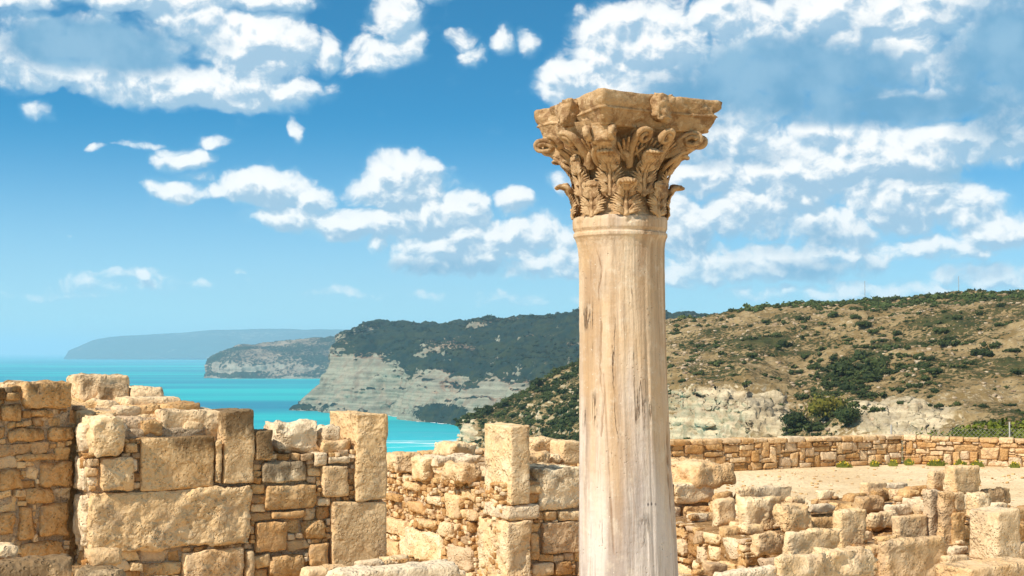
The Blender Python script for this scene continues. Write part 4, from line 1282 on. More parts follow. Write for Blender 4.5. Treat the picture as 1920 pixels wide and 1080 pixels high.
def column_material(name, capital=False):
    m, nt, b = material(name, .8, .25)
    co = nt.objco()
    z = nt.sep(co)[2]
    # veins that run down the shaft
    wob = nt.noise(nt.mapping(co, (1.5, 1.5, .8)), 1.0, 3, .5)
    w3 = nt.vmath('ADD', co, nt.comb(nt.math('MULTIPLY', nt.math('SUBTRACT', wob, .5), .10), nt.math('MULTIPLY', nt.math('SUBTRACT', wob, .5), .06), 0.0))
    v1 = nt.noise(nt.mapping(w3, (7, 7, .45)), 1.0, 5, .6)
    v2 = nt.noise(nt.mapping(w3, (36, 36, 1.3)), 1.0, 6, .7)
    blot = nt.noise(co, 2.4, 5, .6); fine = nt.noise(co, 30, 4, .65)
    if capital:
        c = nt.mix(nt.mr(blot, .35, .65), (.40, .24, .11), (.60, .395, .21))
        c = nt.mix(nt.math('MULTIPLY', nt.mr(fine, .5, .75), .7), c, (.70, .52, .32))
        c = nt.mix(nt.math('MULTIPLY', nt.mr(nt.noise(co, 9, 6, .72), .48, .60), .75), c, (.20, .095, .035))
        nt.l.new(c, b.inputs['Base Color'])
        bump(nt, b, nt.math('ADD', fine, nt.math('MULTIPLY', nt.noise(co, 90, 3, .6), .6)), .9, .010)
        return m
    warm = nt.mix(nt.mr(v1, .38, .60), (.44, .285, .165), (.68, .50, .33))
    warm = nt.mix(nt.math('MULTIPLY', nt.mr(blot, .44, .64), .5), warm, (.60, .38, .19))
    grey = nt.mix(nt.mr(v1, .40, .58), (.42, .35, .31), (.70, .61, .54))
    h = nt.math('ADD', nt.mr(z, 3.0, 1.3, 0, 1, 'LINEAR'), nt.math('MULTIPLY', nt.math('SUBTRACT', nt.noise(nt.mapping(co, (5, 5, .6)), 1.0, 5, .6), .5), 2.2))
    c = nt.mix(nt.mr(h, .15, 1.0, 0, .92), warm, grey)
    c = nt.mix(nt.math('MULTIPLY', nt.mr(v2, .53, .68), .5), c, (.27, .17, .10))
    c = nt.mix(nt.math('MULTIPLY', nt.mr(nt.noise(co, 12, 6, .7), .52, .68), .35), c, (.80, .68, .52))
    c = nt.mix(nt.math('MULTIPLY', nt.mr(nt.noise(nt.mapping(co, (3, 3, 1.6)), 1.0, 6, .7), .56, .68), .35), c, (.33, .24, .17))
    c = nt.mix(nt.math('MULTIPLY', nt.mr(v1, .60, .72), .55), c, (.80, .68, .52))
    sp = nt.voro(co, 22, 'F1')
    c = nt.mix(nt.math('MULTIPLY', nt.mr(sp, .10, .04), .55), c, (.85, .76, .62))
    # dark broken hairline cracks
    cr = nt.noise(nt.mapping(w3, (6.5, 6.5, .55), (3.3, 1.7, .4)), 1.0, 6, .62)
    line = nt.mr(nt.math('ABSOLUTE', nt.math('SUBTRACT', cr, .505)), .0035, .0105, 1, 0)
    gate = nt.mr(nt.noise(co, 2.1, 2, .5), .56, .64)
    crk = nt.math('MULTIPLY', line, gate)
    c = nt.mix(nt.math('MULTIPLY', crk, .8), c, (.12, .065, .035))
    gr = nt.attr('gash')
    c = nt.mix(gr, c, (.20, .085, .03))
    st = nt.attr('smear')
    c = nt.mix(nt.math('MULTIPLY', nt.mr(nt.math('ADD', nt.math('MULTIPLY', st, .7), nt.math('SUBTRACT', v2, .5)), .3, .6), .85), c, (.10, .09, .10))
    nt.l.new(c, b.inputs['Base Color'])
    hh = nt.math('ADD', nt.math('MULTIPLY', v2, 1.0), nt.math('MULTIPLY', fine, .5))
    hh = nt.math('ADD', hh, nt.math('MULTIPLY', nt.math('MULTIPLY', nt.mr(nt.voro(co, 37, 'F1'), .05, .2, 1, 0), nt.mr(nt.noise(co, 5, 3), .52, .6)), -.6))
    hh = nt.math('SUBTRACT', hh, nt.math('MULTIPLY', crk, 1.2))
    bump(nt, b, hh, .8, .012)
    return m


M_SHAFT = column_material('veined_marble')
M_CAP = column_material('carved_marble', True)


def make_column():
    ax = xpx(1166)
    root = thing('stone_column', 'tall veined marble column with a carved acanthus leaf capital', 'column', (ax, COLY, 0))
    z_top = zpx(402)
    # shaft: measured half widths and centres down the photo
    prof = [(402, 1163.5, 86), (404, 1163.5, 88.5), (410, 1163.5, 89.5), (424, 1163.5, 89), (430, 1163.8, 86), (432, 1163.8, 86), (434, 1164, 88.5), (439, 1164, 88.5), (443, 1164.3, 86), (450, 1164.6, 83.5),
            (462, 1165, 81.5), (480, 1166, 80.5), (520, 1166.3, 80), (600, 1166.8, 80.5), (700, 1168, 82), (800, 1170, 84), (900, 1171.5, 85.5), (1000, 1173, 87.5), (1070, 1175, 89), (1180, 1177, 91), (1300, 1178, 93), (1440, 1178, 94)]
    zs = np.array([zpx(p[0]) for p in prof]); cx = np.array([xpx(p[1]) for p in prof]) - ax; rr = np.array([p[2] for p in prof]) * PXM * .9985
    zb = .36
    na, nz = 300, 560
    z = np.linspace(z_top, zb, nz)
    zd = np.concatenate([np.linspace(z_top, zpx(470), 71)[:-1], np.linspace(zpx(470), zb, nz - 70)])
    R = np.interp(-zd, -zs, rr); X = np.interp(-zd, -zs, cx)
    a = np.arange(na) / na * 2 * np.pi
    A, Z = np.meshgrid(a, zd)
    nrm = np.stack([np.sin(A).ravel(), -np.cos(A).ravel(), np.zeros(A.size)], 1)      # angle from the viewer
    p = nrm * np.repeat(R, na)[:, None]; p[:, 0] += np.repeat(X, na); p[:, 2] = Z.ravel()
    d = fbm(np.stack([nrm[:, 0] * 2.2, nrm[:, 1] * 2.2, p[:, 2] * .8], 1) + 4, 4) * .006
    # shallow worn flutes down the stone grain
    d += fbm(np.stack([nrm[:, 0] * 9, nrm[:, 1] * 9, p[:, 2] * .5], 1) + 14, 4, .6) * .0065 * np.clip((440 - (540 - F * np.tan(np.arctan((p[:, 2] - EYE) / COLY) - PITCH))) / -25 + .25, .25, 1)
    d += fbm(p * 14, 3) * .0022
    ang = np.degrees(A.ravel()); ang = (ang + 180) % 360 - 180
    yy = 540 - F * np.tan(np.arctan((p[:, 2] - EYE) / (COLY - .22)) - PITCH)                 # photo row
    # chipped collar
    col = (yy < 438)
    chip = np.clip(fbm(p * 7 + 40, 3) - .12, 0, 1) * .07
    d -= col * chip
    # long gash on the right flank with a raised broken strip
    ga = 70 + 5 * fbm(np.stack([p[:, 2] * 3, p[:, 2] * 0, p[:, 2] * 0], 1), 2)
    wdt = 6.5 * np.clip((yy - 770) / 90, 0, 1) * np.clip((1010 - yy) / 110, 0, 1) + .01
    g = np.exp(-((ang - ga) / wdt) ** 2) * (yy > 770) * (yy < 1010) * np.clip(.7 + 1.2 * fbm(p * 12, 2), 0, 1.2)
    d -= g * .022
    strip = np.clip((ang - 76) / 4, 0, 1) * (ang < 130) * np.clip((yy - 880) / 90, 0, 1)
    d += strip * .012
    crack1 = np.exp(-((ang + 36 + 4 * fbm(np.stack([p[:, 2] * 2.5] * 3, 1), 3) * 3 - (yy - 500) * .012) / .8) ** 2) * np.clip((yy - 455) / 30, 0, 1) * (yy < 820) * np.clip(.3 + 2.2 * fbm(np.stack([p[:, 2] * 4] * 3, 1) + 9, 2) + .6, 0, 1)
    crack2 = np.exp(-((ang + 24 - (yy - 900) * .03) / .9) ** 2) * (yy > 700) * (yy < 1040) * np.clip(1.2 + 3 * fbm(np.stack([p[:, 2] * 5] * 3, 1) + 30, 2), 0, 1)
    d -= (crack1 + crack2 * .6) * .007
    p = p + nrm * d[:, None]
    sw = .55 + .45 * np.sin(ang * 1.15) + .8 * fbm(np.stack([ang * .22, ang * 0, ang * 0 + 3], 1), 3)
    smear = np.exp(-((yy - 943 - 4 * sw) / 5) ** 2) * np.clip(1.25 - np.abs(ang - 27) / 13, 0, 1) * np.clip(sw, .25, 1) * .95 + np.clip((yy - 885) / 60, 0, 1) * (yy < 946) * np.clip(1 - np.abs(ang - 27) / 13, 0, 1) * .45 * np.clip(sw, 0, 1)
    i = np.arange(nz - 1)[:, None]; j = np.arange(na)[None]
    Aq = i * na + j; Bq = i * na + (j + 1) % na
    Q = np.stack([Aq, Aq + na, Bq + na, Bq], -1).reshape(-1, 4)
    V = p.tolist()
    # top disc
    V = np.concatenate([p, p[:na] * np.array([.6, .6, 1]), [[0, 0, z_top]] * na])
    n0 = nz * na
    jj = np.arange(na); j2 = (jj + 1) % na
    Q = np.concatenate([Q, np.stack([jj, j2, n0 + j2, n0 + jj], 1), np.stack([n0 + jj, n0 + j2, n0 + na + j2, n0 + na + jj], 1)])
    z0 = np.zeros(2 * na)
    me = quad_mesh('shaft', V, Q, M_SHAFT, {'gash': np.concatenate([np.clip(g * 1.1 + crack1 * .7 + crack2 * .5, 0, 1), z0]), 'smear': np.concatenate([smear, z0])})
    link('shaft', me, (0, 0, 0), root)
    # moulded base and plinth, below the picture
    acc = Acc()
    bp = [(.36, .275), (.355, .29), (.33, .31), (.30, .315), (.28, .30), (.265, .29), (.24, .31), (.225, .345), (.19, .365), (.15, .355), (.135, .34), (.13, .0)]
    n = 96; a = np.arange(n) / n * 2 * np.pi
    bv = np.array([[(r * math.sin(t) + (1178 - 1166) * PXM), -r * math.cos(t), zz] for zz, r in bp for t in a])
    i = np.arange(len(bp) - 1)[:, None]; j = np.arange(n)[None]; Aq = i * n + j; Bq = i * n + (j + 1) % n
    acc.add(bv, np.stack([Aq, Aq + n, Bq + n, Bq], -1).reshape(-1, 4), tone=.6, stain=0)
    pv, pq = stone((.78, .78, .15), 55, r=.02, jit=.01, step=.05)
    acc.add(pv + np.array([.035, 0, .068]), pq, tone=.6, stain=0)
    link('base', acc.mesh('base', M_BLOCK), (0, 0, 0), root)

    # ---------------- capital
    cz = z_top - .004
    cap = link('capital', None, (0, 0, 0), root)  # replaced below by the bell mesh
    bpy.data.objects.remove(cap)
    cx0 = xpx(1163.5) - ax
    H = lambda py: zpx(py) - cz                       # photo row to height above the shaft top
    Rb = lambda zz: np.interp(zz, [0, .02, .12, .25, .36, .44, .50, .54], [.238, .232, .222, .220, .242, .288, .338, .350])
    nzb, nab = 60, 128
    zz = np.linspace(0, .54, nzb); a = np.arange(nab) / nab * 2 * np.pi
    A, Z = np.meshgrid(a, zz)
    rb = Rb(Z)
    rb = rb - .022 * np.clip(Z / .05, 0, 1)
    bell = np.stack([rb * np.sin(A), -rb * np.cos(A), Z], -1).reshape(-1, 3)
    bell += (bell * np.array([1, 1, 0])) / (np.linalg.norm(bell[:, :2], axis=1)[:, None]) * (fbm(bell * 14, 4) * .02)[:, None]
    i = np.arange(nzb - 1)[:, None]; j = np.arange(nab)[None]; Aq = i * nab + j; Bq = i * nab + (j + 1) % nab
    cap = link('capital', quad_mesh('capital', bell, np.stack([Aq, Bq, Bq + nab, Aq + nab], -1).reshape(-1, 4), M_CAP), (cx0, 0, cz), root); cap.scale = (1, 1, .93)

    def leaf_mesh(h, w, out, z0, seed, base_w=.55, lobes=4, curl=.06, broken=False):
        """acanthus leaf: spine, fingered side lobes, curled tip; built in the plane facing -Y at x=0"""
        rs = np.random.RandomState(seed); acc = Acc()

        def surf(t, s, lift=0.0):
            # t along the leaf 0..1(+curl), s metres sideways
            zc = z0 + h * min(t, .86) / .86 if t < .86 else None
            if t <= .84:
                zz_ = z0 + h * t / .92
                o = float(Rb(zz_)) + .012 + out * (t / .84) ** 3.2 * .55
            else:
                k = (t - .84) / .16 * math.pi * .80
                zz_ = z0 + h * .84 / .92 + math.sin(k) * h * .11
                o = float(Rb(z0 + h * .84 / .92)) + .012 + out * .55 + (1 - math.cos(k)) * curl * .62
            ph = s / max(o, .2)
            o2 = o + lift - 1.3 * s * s * (1.0 if t < .84 else .4)
            return (o2 * math.sin(ph), -o2 * math.cos(ph), zz_)
        # backing blade
        nt_, ns_ = 26, 12
        V = []
        for a_ in range(nt_):
            t = a_ / (nt_ - 1)
            hw = w / 2 * (base_w + (1 - base_w) * math.sin(min(1, t / .7) * math.pi / 2)) * (1 if t < .7 else max(.30, 1 - ((t - .7) / .3) ** 1.6 * .72)) * .58
            hw *= 1 + .10 * math.sin(t * 22)
            for b_ in range(ns_):
                s = (b_ / (ns_ - 1) * 2 - 1) * hw
                V.append(surf(t, s, .004 * math.cos(s / hw * 3.1 * 3)))
        for a_ in range(nt_):
            t = a_ / (nt_ - 1)
            for b_ in range(ns_):
                x, y, z_ = V[a_ * ns_ + b_]
                L = math.hypot(x, y)
                V.append((x * (1 - .02 / L), y * (1 - .02 / L), z_ - (.008 if t > .84 else 0)))
        Q = []
        n1 = nt_ * ns_
        for a_ in range(nt_ - 1):
            for b_ in range(ns_ - 1):
                q = a_ * ns_ + b_
                Q.append([q, q + 1, q + ns_ + 1, q + ns_]); Q.append([n1 + q, n1 + q + ns_, n1 + q + ns_ + 1, n1 + q + 1])
            for b_ in (0, ns_ - 1):
                q = a_ * ns_ + b_
                Q.append([q, q + ns_, n1 + q + ns_, n1 + q])
        q = (nt_ - 1) * ns_
        for b_ in range(ns_ - 1): Q.append([q + b_, q + b_ + 1, n1 + q + b_ + 1, n1 + q + b_])
        acc.add(V, Q)
        # raised spine, splitting into ribs
        ts = np.linspace(0, .97, 22)
        acc.add(*tube([surf(t, 0, .012) for t in ts], np.linspace(.012, .008, 22), 8, .9))
        for sgn in (-1, 1):
            acc.add(*tube([surf(t, sgn * (.010 + .016 * t), .008) for t in ts * .9], np.linspace(.006, .005, 22), 6))
            for L_ in range(lobes):
                tb = .02 + L_ * (.74 / lobes)
                reach = w / 2 * (.74 + .30 * math.sin(math.pi * (L_ + .8) / (lobes + .4)))
                if L_ == lobes - 1: reach *= .72
                nf = 4
                for f_ in range(nf):
                    # fingers fan out from the foot of the lobe
                    q_ = f_ / (nf - 1)
                    te = tb + .12 + .24 * q_ * (1 - .12 * L_)
                    se = reach * (1.02 - .30 * q_ ** 1.5 - .08 * (1 - q_))
                    pts = []
                    for k in np.linspace(0, 1, 9):
                        t = tb + (te - tb) * k ** .8
                        s = sgn * (.012 + (se - .012) * k ** 1.35)
                        pts.append(surf(min(t, .98), s, .006 + .016 * math.sin(k * math.pi * .75) + .010 * k * k))
                    rad = .0078 * np.array([.55, .8, 1, 1.1, 1.15, 1.1, .95, .7, .3]) * rs.uniform(.85, 1.15)
                    acc.add(*tube(pts, rad, 7, .85))
        # tip: a rounded overhanging lump with a few fingers
        for f_ in np.linspace(-1, 1, 5):
            pts = [surf(.66 + .34 * k, f_ * (.008 + .026 * math.sin(k * 2.4)) * w / .14, .008 + .006 * math.sin(k * 3) - .004 * abs(f_)) for k in np.linspace(0, 1, 11)]
            acc.add(*tube(pts, .0125 * np.array([.5, .7, .9, 1.1, 1.2, 1.25, 1.25, 1.2, 1.1, .95, .7]), 8, .95))
        C_, Q_ = box_grid(6, 6, 6); C_ = C_ / np.linalg.norm(C_, axis=1)[:, None]
        tp = np.array(surf(.93, 0, -.006))
        acc.add(C_ * np.array([.036, .026, .022]) * (1 + .25 * fbm(C_ * 3 + seed, 2))[:, None] + tp, Q_)
        V = np.concatenate(acc.V); V += (np.stack([fbm(V * 30 + seed, 2), fbm(V * 30 + 7, 2), fbm(V * 30 + 13, 2)], 1)) * .006
        if broken:      # the overhanging tip has been knocked off
            lim = -(float(Rb(z0 + h * .8)) + .02 + out * .28)
            V[:, 1] = np.where(V[:, 1] < lim, lim + (V[:, 1] - lim) * .12 + fbm(V * 25, 2) * .008, V[:, 1])
        acc.V = [V]
        return acc.mesh('acanthus_leaf', M_CAP)
    lower = [leaf_mesh(.185, .168, .085, .0, 1 + k, lobes=3, curl=.06) for k in range(3)] + [leaf_mesh(.18, .168, .085, .0, 4, lobes=3, curl=.06, broken=True)]
    upper = [leaf_mesh(.235, .165, .115, .115, 11 + k, lobes=3, curl=.055) for k in range(3)] + [leaf_mesh(.225, .165, .105, .115, 15, lobes=3, curl=.055, broken=True)]
    for k in range(8):
        link('acanthus_leaf', lower[(k * 3 + k // 3) % 4], (0, 0, 0), cap, RAD(4.5 + 45 * k + (k % 3 - 1) * 1.5))
        link('acanthus_leaf', upper[(k * 3 + 1) % 4], (0, 0, 0), cap, RAD(27 + 45 * k + (k % 2) * 1.5))
    # stalks behind the upper leaves
    # upper zone, one unit per face: two corner volutes, two inner scrolls, small leaves
    TH = 26.6

    def spiral(tc, zc, r0, r1, a0, turns, n=34, sgn=1):
        out = []
        for k in np.linspace(0, 1, n):
            r = r0 + (r1 - r0) * k
            an = a0 - sgn * k * turns * 2 * math.pi
            out.append((tc + math.cos(an) * r, zc + math.sin(an) * r))
        return out

    def face_pt(t, zz_, lift=0.0):
        # depth of the carved zone: on the bell in the middle, out to the corner at the sides
        base = float(Rb(min(zz_, .54)))
        k = abs(t) / .31
        o = base * math.sqrt(max(.15, 1 - min(.9, abs(t) / (base * 1.25)) ** 2)) + .02 if k < .45 else 0
        corner = .205 + .125 * (k) ** 1.2 + (zz_ - .42) * .35
        o += max(0, zz_ - .36) * .35
        o2 = max(o, min(corner + .02, .37) * min(1, k * 1.15)) if k > .3 else o
        return (t, -(o2 + lift), zz_)

    def scroll(kind, sgn):
        acc = Acc()
        if kind == 'corner':
            stem = [(.085, .275), (.10, .33), (.135, .39), (.185, .435), (.225, .462)]
            sp = spiral(.248, .440, .040, .012, math.radians(120), 1.2)
            r = .017
        else:
            stem = [(.080, .28), (.088, .34), (.098, .39)]
            sp = spiral(.068, .436, .042, .013, math.radians(10), -1.2)
            r = .0160
        k = np.linspace(0, len(stem) - 1, 14)
        st = np.stack([np.interp(k, range(len(stem)), [q[0] for q in stem]), np.interp(k, range(len(stem)), [q[1] for q in stem])], 1).tolist()
        pts = st + sp
        lift = np.concatenate([np.linspace(0.0, .02, len(st)), np.linspace(.02, .045, len(sp))])
        P3 = [face_pt(sgn * t, z_, l) for (t, z_), l in zip(pts, lift)]
        P3 = np.array(P3)
        for _ in range(3): P3[1:-1] = (P3[:-2] + P3[1:-1] * 2 + P3[2:]) / 4
        rad = np.concatenate([np.linspace(r * .9, r, len(st)), np.linspace(r, r * .7, len(sp))])
        acc.add(*tube(P3, rad, 8, 1.5))
        e = P3[-1]
        q, qq = box_grid(4, 4, 4); q = q / np.linalg.norm(q, axis=1)[:, None]
        acc.add(q * np.array([.014, .016, .014]) + e, qq)
        V = np.concatenate(acc.V); V += np.stack([fbm(V * 22, 2), fbm(V * 22 + 7, 2), fbm(V * 22 + 13, 2)], 1) * .005
        acc.V = [V]
        return acc.mesh('scroll', M_CAP)
    meshes = {(k, s): scroll(k, s) for k in ('corner', 'inner') for s in (-1, 1)}

    def small_leaf():
        acc = Acc()
        for f_ in np.linspace(-1, 1, 7):
            pts = []
            for k in np.linspace(0, 1, 9):
                t = f_ * (.008 + .075 * k ** 1.2); z_ = .305 + (.125 - .05 * abs(f_) ** 1.5) * k
                pts.append((t, -(float(Rb(z_)) + .012 + .045 * k * k), z_))
            acc.add(*tube(pts, .0105 * np.array([.6, .8, 1, 1, 1, 1, .95, .8, .4]), 7, .9))
        return acc.mesh('small_leaf', M_CAP)
    sl = small_leaf()

    def corner_leaf():
        """the leafy bracket that carries each corner scroll"""
        acc = Acc()
        for f_ in np.linspace(-1, 1, 6):
            pts = []
            for k in np.linspace(0, 1, 12):
                t = f_ * (.012 + .05 * math.sin(k * 2.6)); z_ = .285 + .115 * k ** 1.3 - .02 * abs(f_)
                o = .235 + .17 * k ** 1.25 - .03 * abs(f_) * k
                pts.append((t, -o, z_))
            acc.add(*tube(pts, .0135 * np.array([.7, .9, 1, 1.1, 1.1, 1.1, 1.1, 1.1, 1, .95, .85, .5]), 7, .8))
        # the block of stone behind
        C, Q = box_grid(8, 10, 8)
        k = (1 - C[:, 1]) / 2
        p = np.stack([C[:, 0] * (.075 - .03 * k), -(.20 + .23 * k), .31 + .09 * k ** 1.1 + (C[:, 2] + 1) / 2 * (.19 - .085 * k)], 1)
        p += np.stack([fbm(p * 16, 3), fbm(p * 16 + 5, 3), fbm(p * 16 + 9, 3)], 1) * .018
        acc.add(p, Q)
        V = np.concatenate(acc.V); V += np.stack([fbm(V * 22 + 2, 2), fbm(V * 22 + 7, 2), fbm(V * 22 + 13, 2)], 1) * .006
        acc.V = [V]
        return acc.mesh('corner_bracket', M_CAP)
    cl = corner_leaf()
    for k in range(4):
        rz = RAD(TH + 90 * k)
        for key, me in meshes.items(): link('scroll', me, (0, 0, 0), cap, rz)
        link('small_leaf', sl, (0, 0, 0), cap, rz)
        for da in (-23, 24):
            q = link('small_leaf', sl, (0, 0, .018), cap, rz + RAD(da)); q.scale = (1.04, 1.04, .96)
        link('corner_bracket', cl, (0, 0, 0), cap, rz + RAD(45))
    # abacus: concave-sided moulded slab
    S = .392
    acx = (1175 - 1163.5) * PXM
    sec = [(.470, -.095), (.482, -.085), (.495, -.072), (.515, -.060), (.538, -.047), (.556, -.034), (.566, -.030), (.570, -.018), (.582, -.018), (.588, -.026), (.597, -.020), (.615, -.008), (.635, -.002), (.660, 0), (.683, 0), (.692, -.006)]
    zsc = 1.0
    sec = [(.490 + (z_ - .470) * .186 / .222, i_ * .62) for z_, i_ in sec]
    nper = 60

    def outline(inset):
        pts = []
        s = S + inset
        cut = .035
        for f_ in range(4):
            an = RAD(TH + 90 * f_)
            tx, ty = math.cos(an), math.sin(an); nx_, ny_ = math.sin(an), -math.cos(an)
            for i_ in range(nper):
                q = -1 + 2 * i_ / (nper - 1)
                L_ = s - cut * .72
                off = s - .034 * (1 - q * q)
                pts.append((tx * q * L_ + nx_ * off, ty * q * L_ + ny_ * off))
        return np.array(pts)
    rings = []
    for zz_, ins in sec:
        o_ = outline(ins); rings.append(np.concatenate([o_, np.full((len(o_), 1), zz_ * zsc)], 1))
    m_ = len(rings[0])
    for kk in (.93, .8, .5, .2, .02):
        r_ = rings[len(sec) - 1].copy(); r_[:, :2] *= kk; r_[:, 2] += .002; rings.append(r_)
    r_ = rings[0].copy(); r_[:, :2] *= .5; rings.insert(0, r_)
    V = np.concatenate(rings)
    # finer vertical resolution
    nr = len(rings)
    RR = V.reshape(nr, m_, 3); kk = np.linspace(0, nr - 1, (nr - 1) * 3 + 1)
    RR = np.stack([RR[min(int(x), nr - 2)] * (1 - (x - min(int(x), nr - 2))) + RR[min(int(x), nr - 2) + 1] * (x - min(int(x), nr - 2)) for x in kk])
    V = RR.reshape(-1, 3); nr = len(kk)
    dirn = V * np.array([1, 1, 0]); dirn /= np.linalg.norm(dirn, axis=1)[:, None] + 1e-9
    rim = np.clip((np.linalg.norm(V[:, :2], axis=1) - .2) / .1, 0, 1)
    V = V + dirn * ((fbm(V * 8, 4, .6) * .012 + fbm(V * 40, 3) * .004) * rim)[:, None]
    V = V - dirn * (np.clip(fbm(V * 5.5 + 21, 3) - .20, 0, 1) * .16 * rim)[:, None]
    V[:, 2] += fbm(V * 5 + 3, 4) * .012 * np.clip((V[:, 2] - .62) / .05, 0, 1)
    i = np.arange(nr - 1)[:, None]; j = np.arange(m_)[None]; Aq = i * m_ + j; Bq = i * m_ + (j + 1) % m_
    link('abacus', quad_mesh('abacus', V, np.stack([Aq, Bq, Bq + m_, Aq + m_], -1).reshape(-1, 4), M_CAP), (acx, 0, 0), cap)
    # worn flower bosses in the middle of each side
    for f_ in range(4):
        an = RAD(TH + 90 * f_)
        V, Q = stone((.12, .15, .165), 300 + f_, r=.055, jit=.06, low=.10, fine=.008, step=.010, facet=.12)
        V[:, 0] *= .8 + .5 * np.clip(V[:, 2] / .18 + .5, 0, 1)
        V = V + np.array([0, -(S - .055), (.603)])
        link('boss', quad_mesh('boss', V, Q, M_CAP), (acx, 0, 0), cap, an)


make_column()

# ------------------------------------------------------------------ vegetation
def leaf_material(name, a, b_, c_, spec=.1):
    m, nt, b = material(name, .7, spec)
    tone = nt.attr('tone'); oi = nt.new('ShaderNodeObjectInfo').outputs['Random']
    t = nt.math('ADD', nt.math('MULTIPLY', tone, .7), nt.math('MULTIPLY', oi, .5))
    c = nt.mix(nt.mr(t, .1, .6), a, b_)
    c = nt.mix(nt.mr(t, .75, 1.1), c, c_)
    nt.l.new(c, b.inputs['Base Color'])
    return m


M_LEAF = leaf_material('scrub_leaf', (.022, .032, .010), (.055, .072, .020), (.13, .13, .04))
M_YEL = leaf_material('broom_leaf', (.07, .07, .010), (.13, .115, .015), (.22, .17, .025))
M_BUSH = leaf_material('bush_leaf', (.08, .10, .012), (.15, .17, .022), (.24, .25, .04))
M_FARLEAF = leaf_material('far_leaf', (.014, .024, .014), (.024, .036, .018), (.045, .055, .022))
M_RIDGE = leaf_material('ridge_leaf', (.05, .075, .02), (.085, .11, .03), (.13, .15, .04))
M_BARK = material('bark', .9)[0]
M_BARK.node_tree.nodes['Principled BSDF'].inputs['Base Color'].default_value = (.09, .06, .04, 1)


def clump(seed, nleaf, size, lobes=5, flat=.75, core=True, elong=1.0):
    """crown of small leaf faces spread through several lobes; radius 1, standing on z=0"""
    rs = np.random.RandomState(seed); acc = Acc()
    L = []
    for k in range(lobes):
        a = rs.rand() * 6.28; r = rs.uniform(.15, .60) if k else 0
        L.append((np.array([math.cos(a) * r * elong, math.sin(a) * r, rs.uniform(.28, .62) * flat + .05]), rs.uniform(.34, .55)))
    pts = []; nr = []
    for _ in range(nleaf):
        c, R = L[rs.randint(lobes)]
        d = rs.normal(size=3); d /= np.linalg.norm(d)
        rad = R * (.55 + .62 * rs.rand())
        p = c + d * rad * np.array([1, 1, flat])
        if p[2] < 0: p[2] = abs(p[2]) * .3
        pts.append(p); nr.append(d)
    pts = np.array(pts); nr = np.array(nr) + rs.normal(size=(nleaf, 3)) * .7
    nr /= np.linalg.norm(nr, axis=1)[:, None]
    t1 = np.cross(nr, rs.normal(size=(nleaf, 3))); t1 /= np.linalg.norm(t1, axis=1)[:, None] + 1e-9
    t2 = np.cross(nr, t1)
    s = size * rs.uniform(.6, 1.5, (nleaf, 1))
    V = np.stack([pts - t1 * s, pts - t2 * s * .6, pts + t1 * s, pts + t2 * s * .6], 1).reshape(-1, 3)
    Q = np.arange(nleaf * 4).reshape(-1, 4)
    acc.add(V, Q, tone=np.repeat(rs.rand(nleaf), 4))
    if core:
        C, QQ = box_grid(5, 5, 5); C = C / np.linalg.norm(C, axis=1)[:, None]
        for c, R in L:
            p = C * R * .62 * np.array([1, 1, flat]) + c
            p = p + fbm(p * 5, 2)[:, None] * .12 * C
            acc.add(p, QQ, tone=.15)
    return acc


def sheet_points(S, n, rs, dens):
    """random points of a land sheet, kept with probability dens(px, py)"""
    G = S.G; out = []
    # weight rows by world spacing so the scatter is even on the ground
    j = rs.randint(1, S.nv - 2, n); i = rs.randint(1, S.nu - 2, n)
    du = np.linalg.norm(G[j, i + 1] - G[j, i], axis=1); dv = np.linalg.norm(G[j + 1, i] - G[j, i], axis=1)
    area = du * dv; keep = rs.rand(n) < area / np.percentile(area, 97)
    j, i = j[keep], i[keep]
    f = rs.rand(len(i), 2)
    p = G[j, i] + (G[j, i + 1] - G[j, i]) * f[:, :1] + (G[j + 1, i] - G[j, i]) * f[:, 1:]
    px, py = project(p)
    d = dens(px, py, p)
    k = rs.rand(len(p)) < d
    return p[k], S.idx[j][k]


def gb(px, py, cx, cy, rx, ry): return np.exp(-(((px - cx) / rx) ** 2 + ((py - cy) / ry) ** 2))


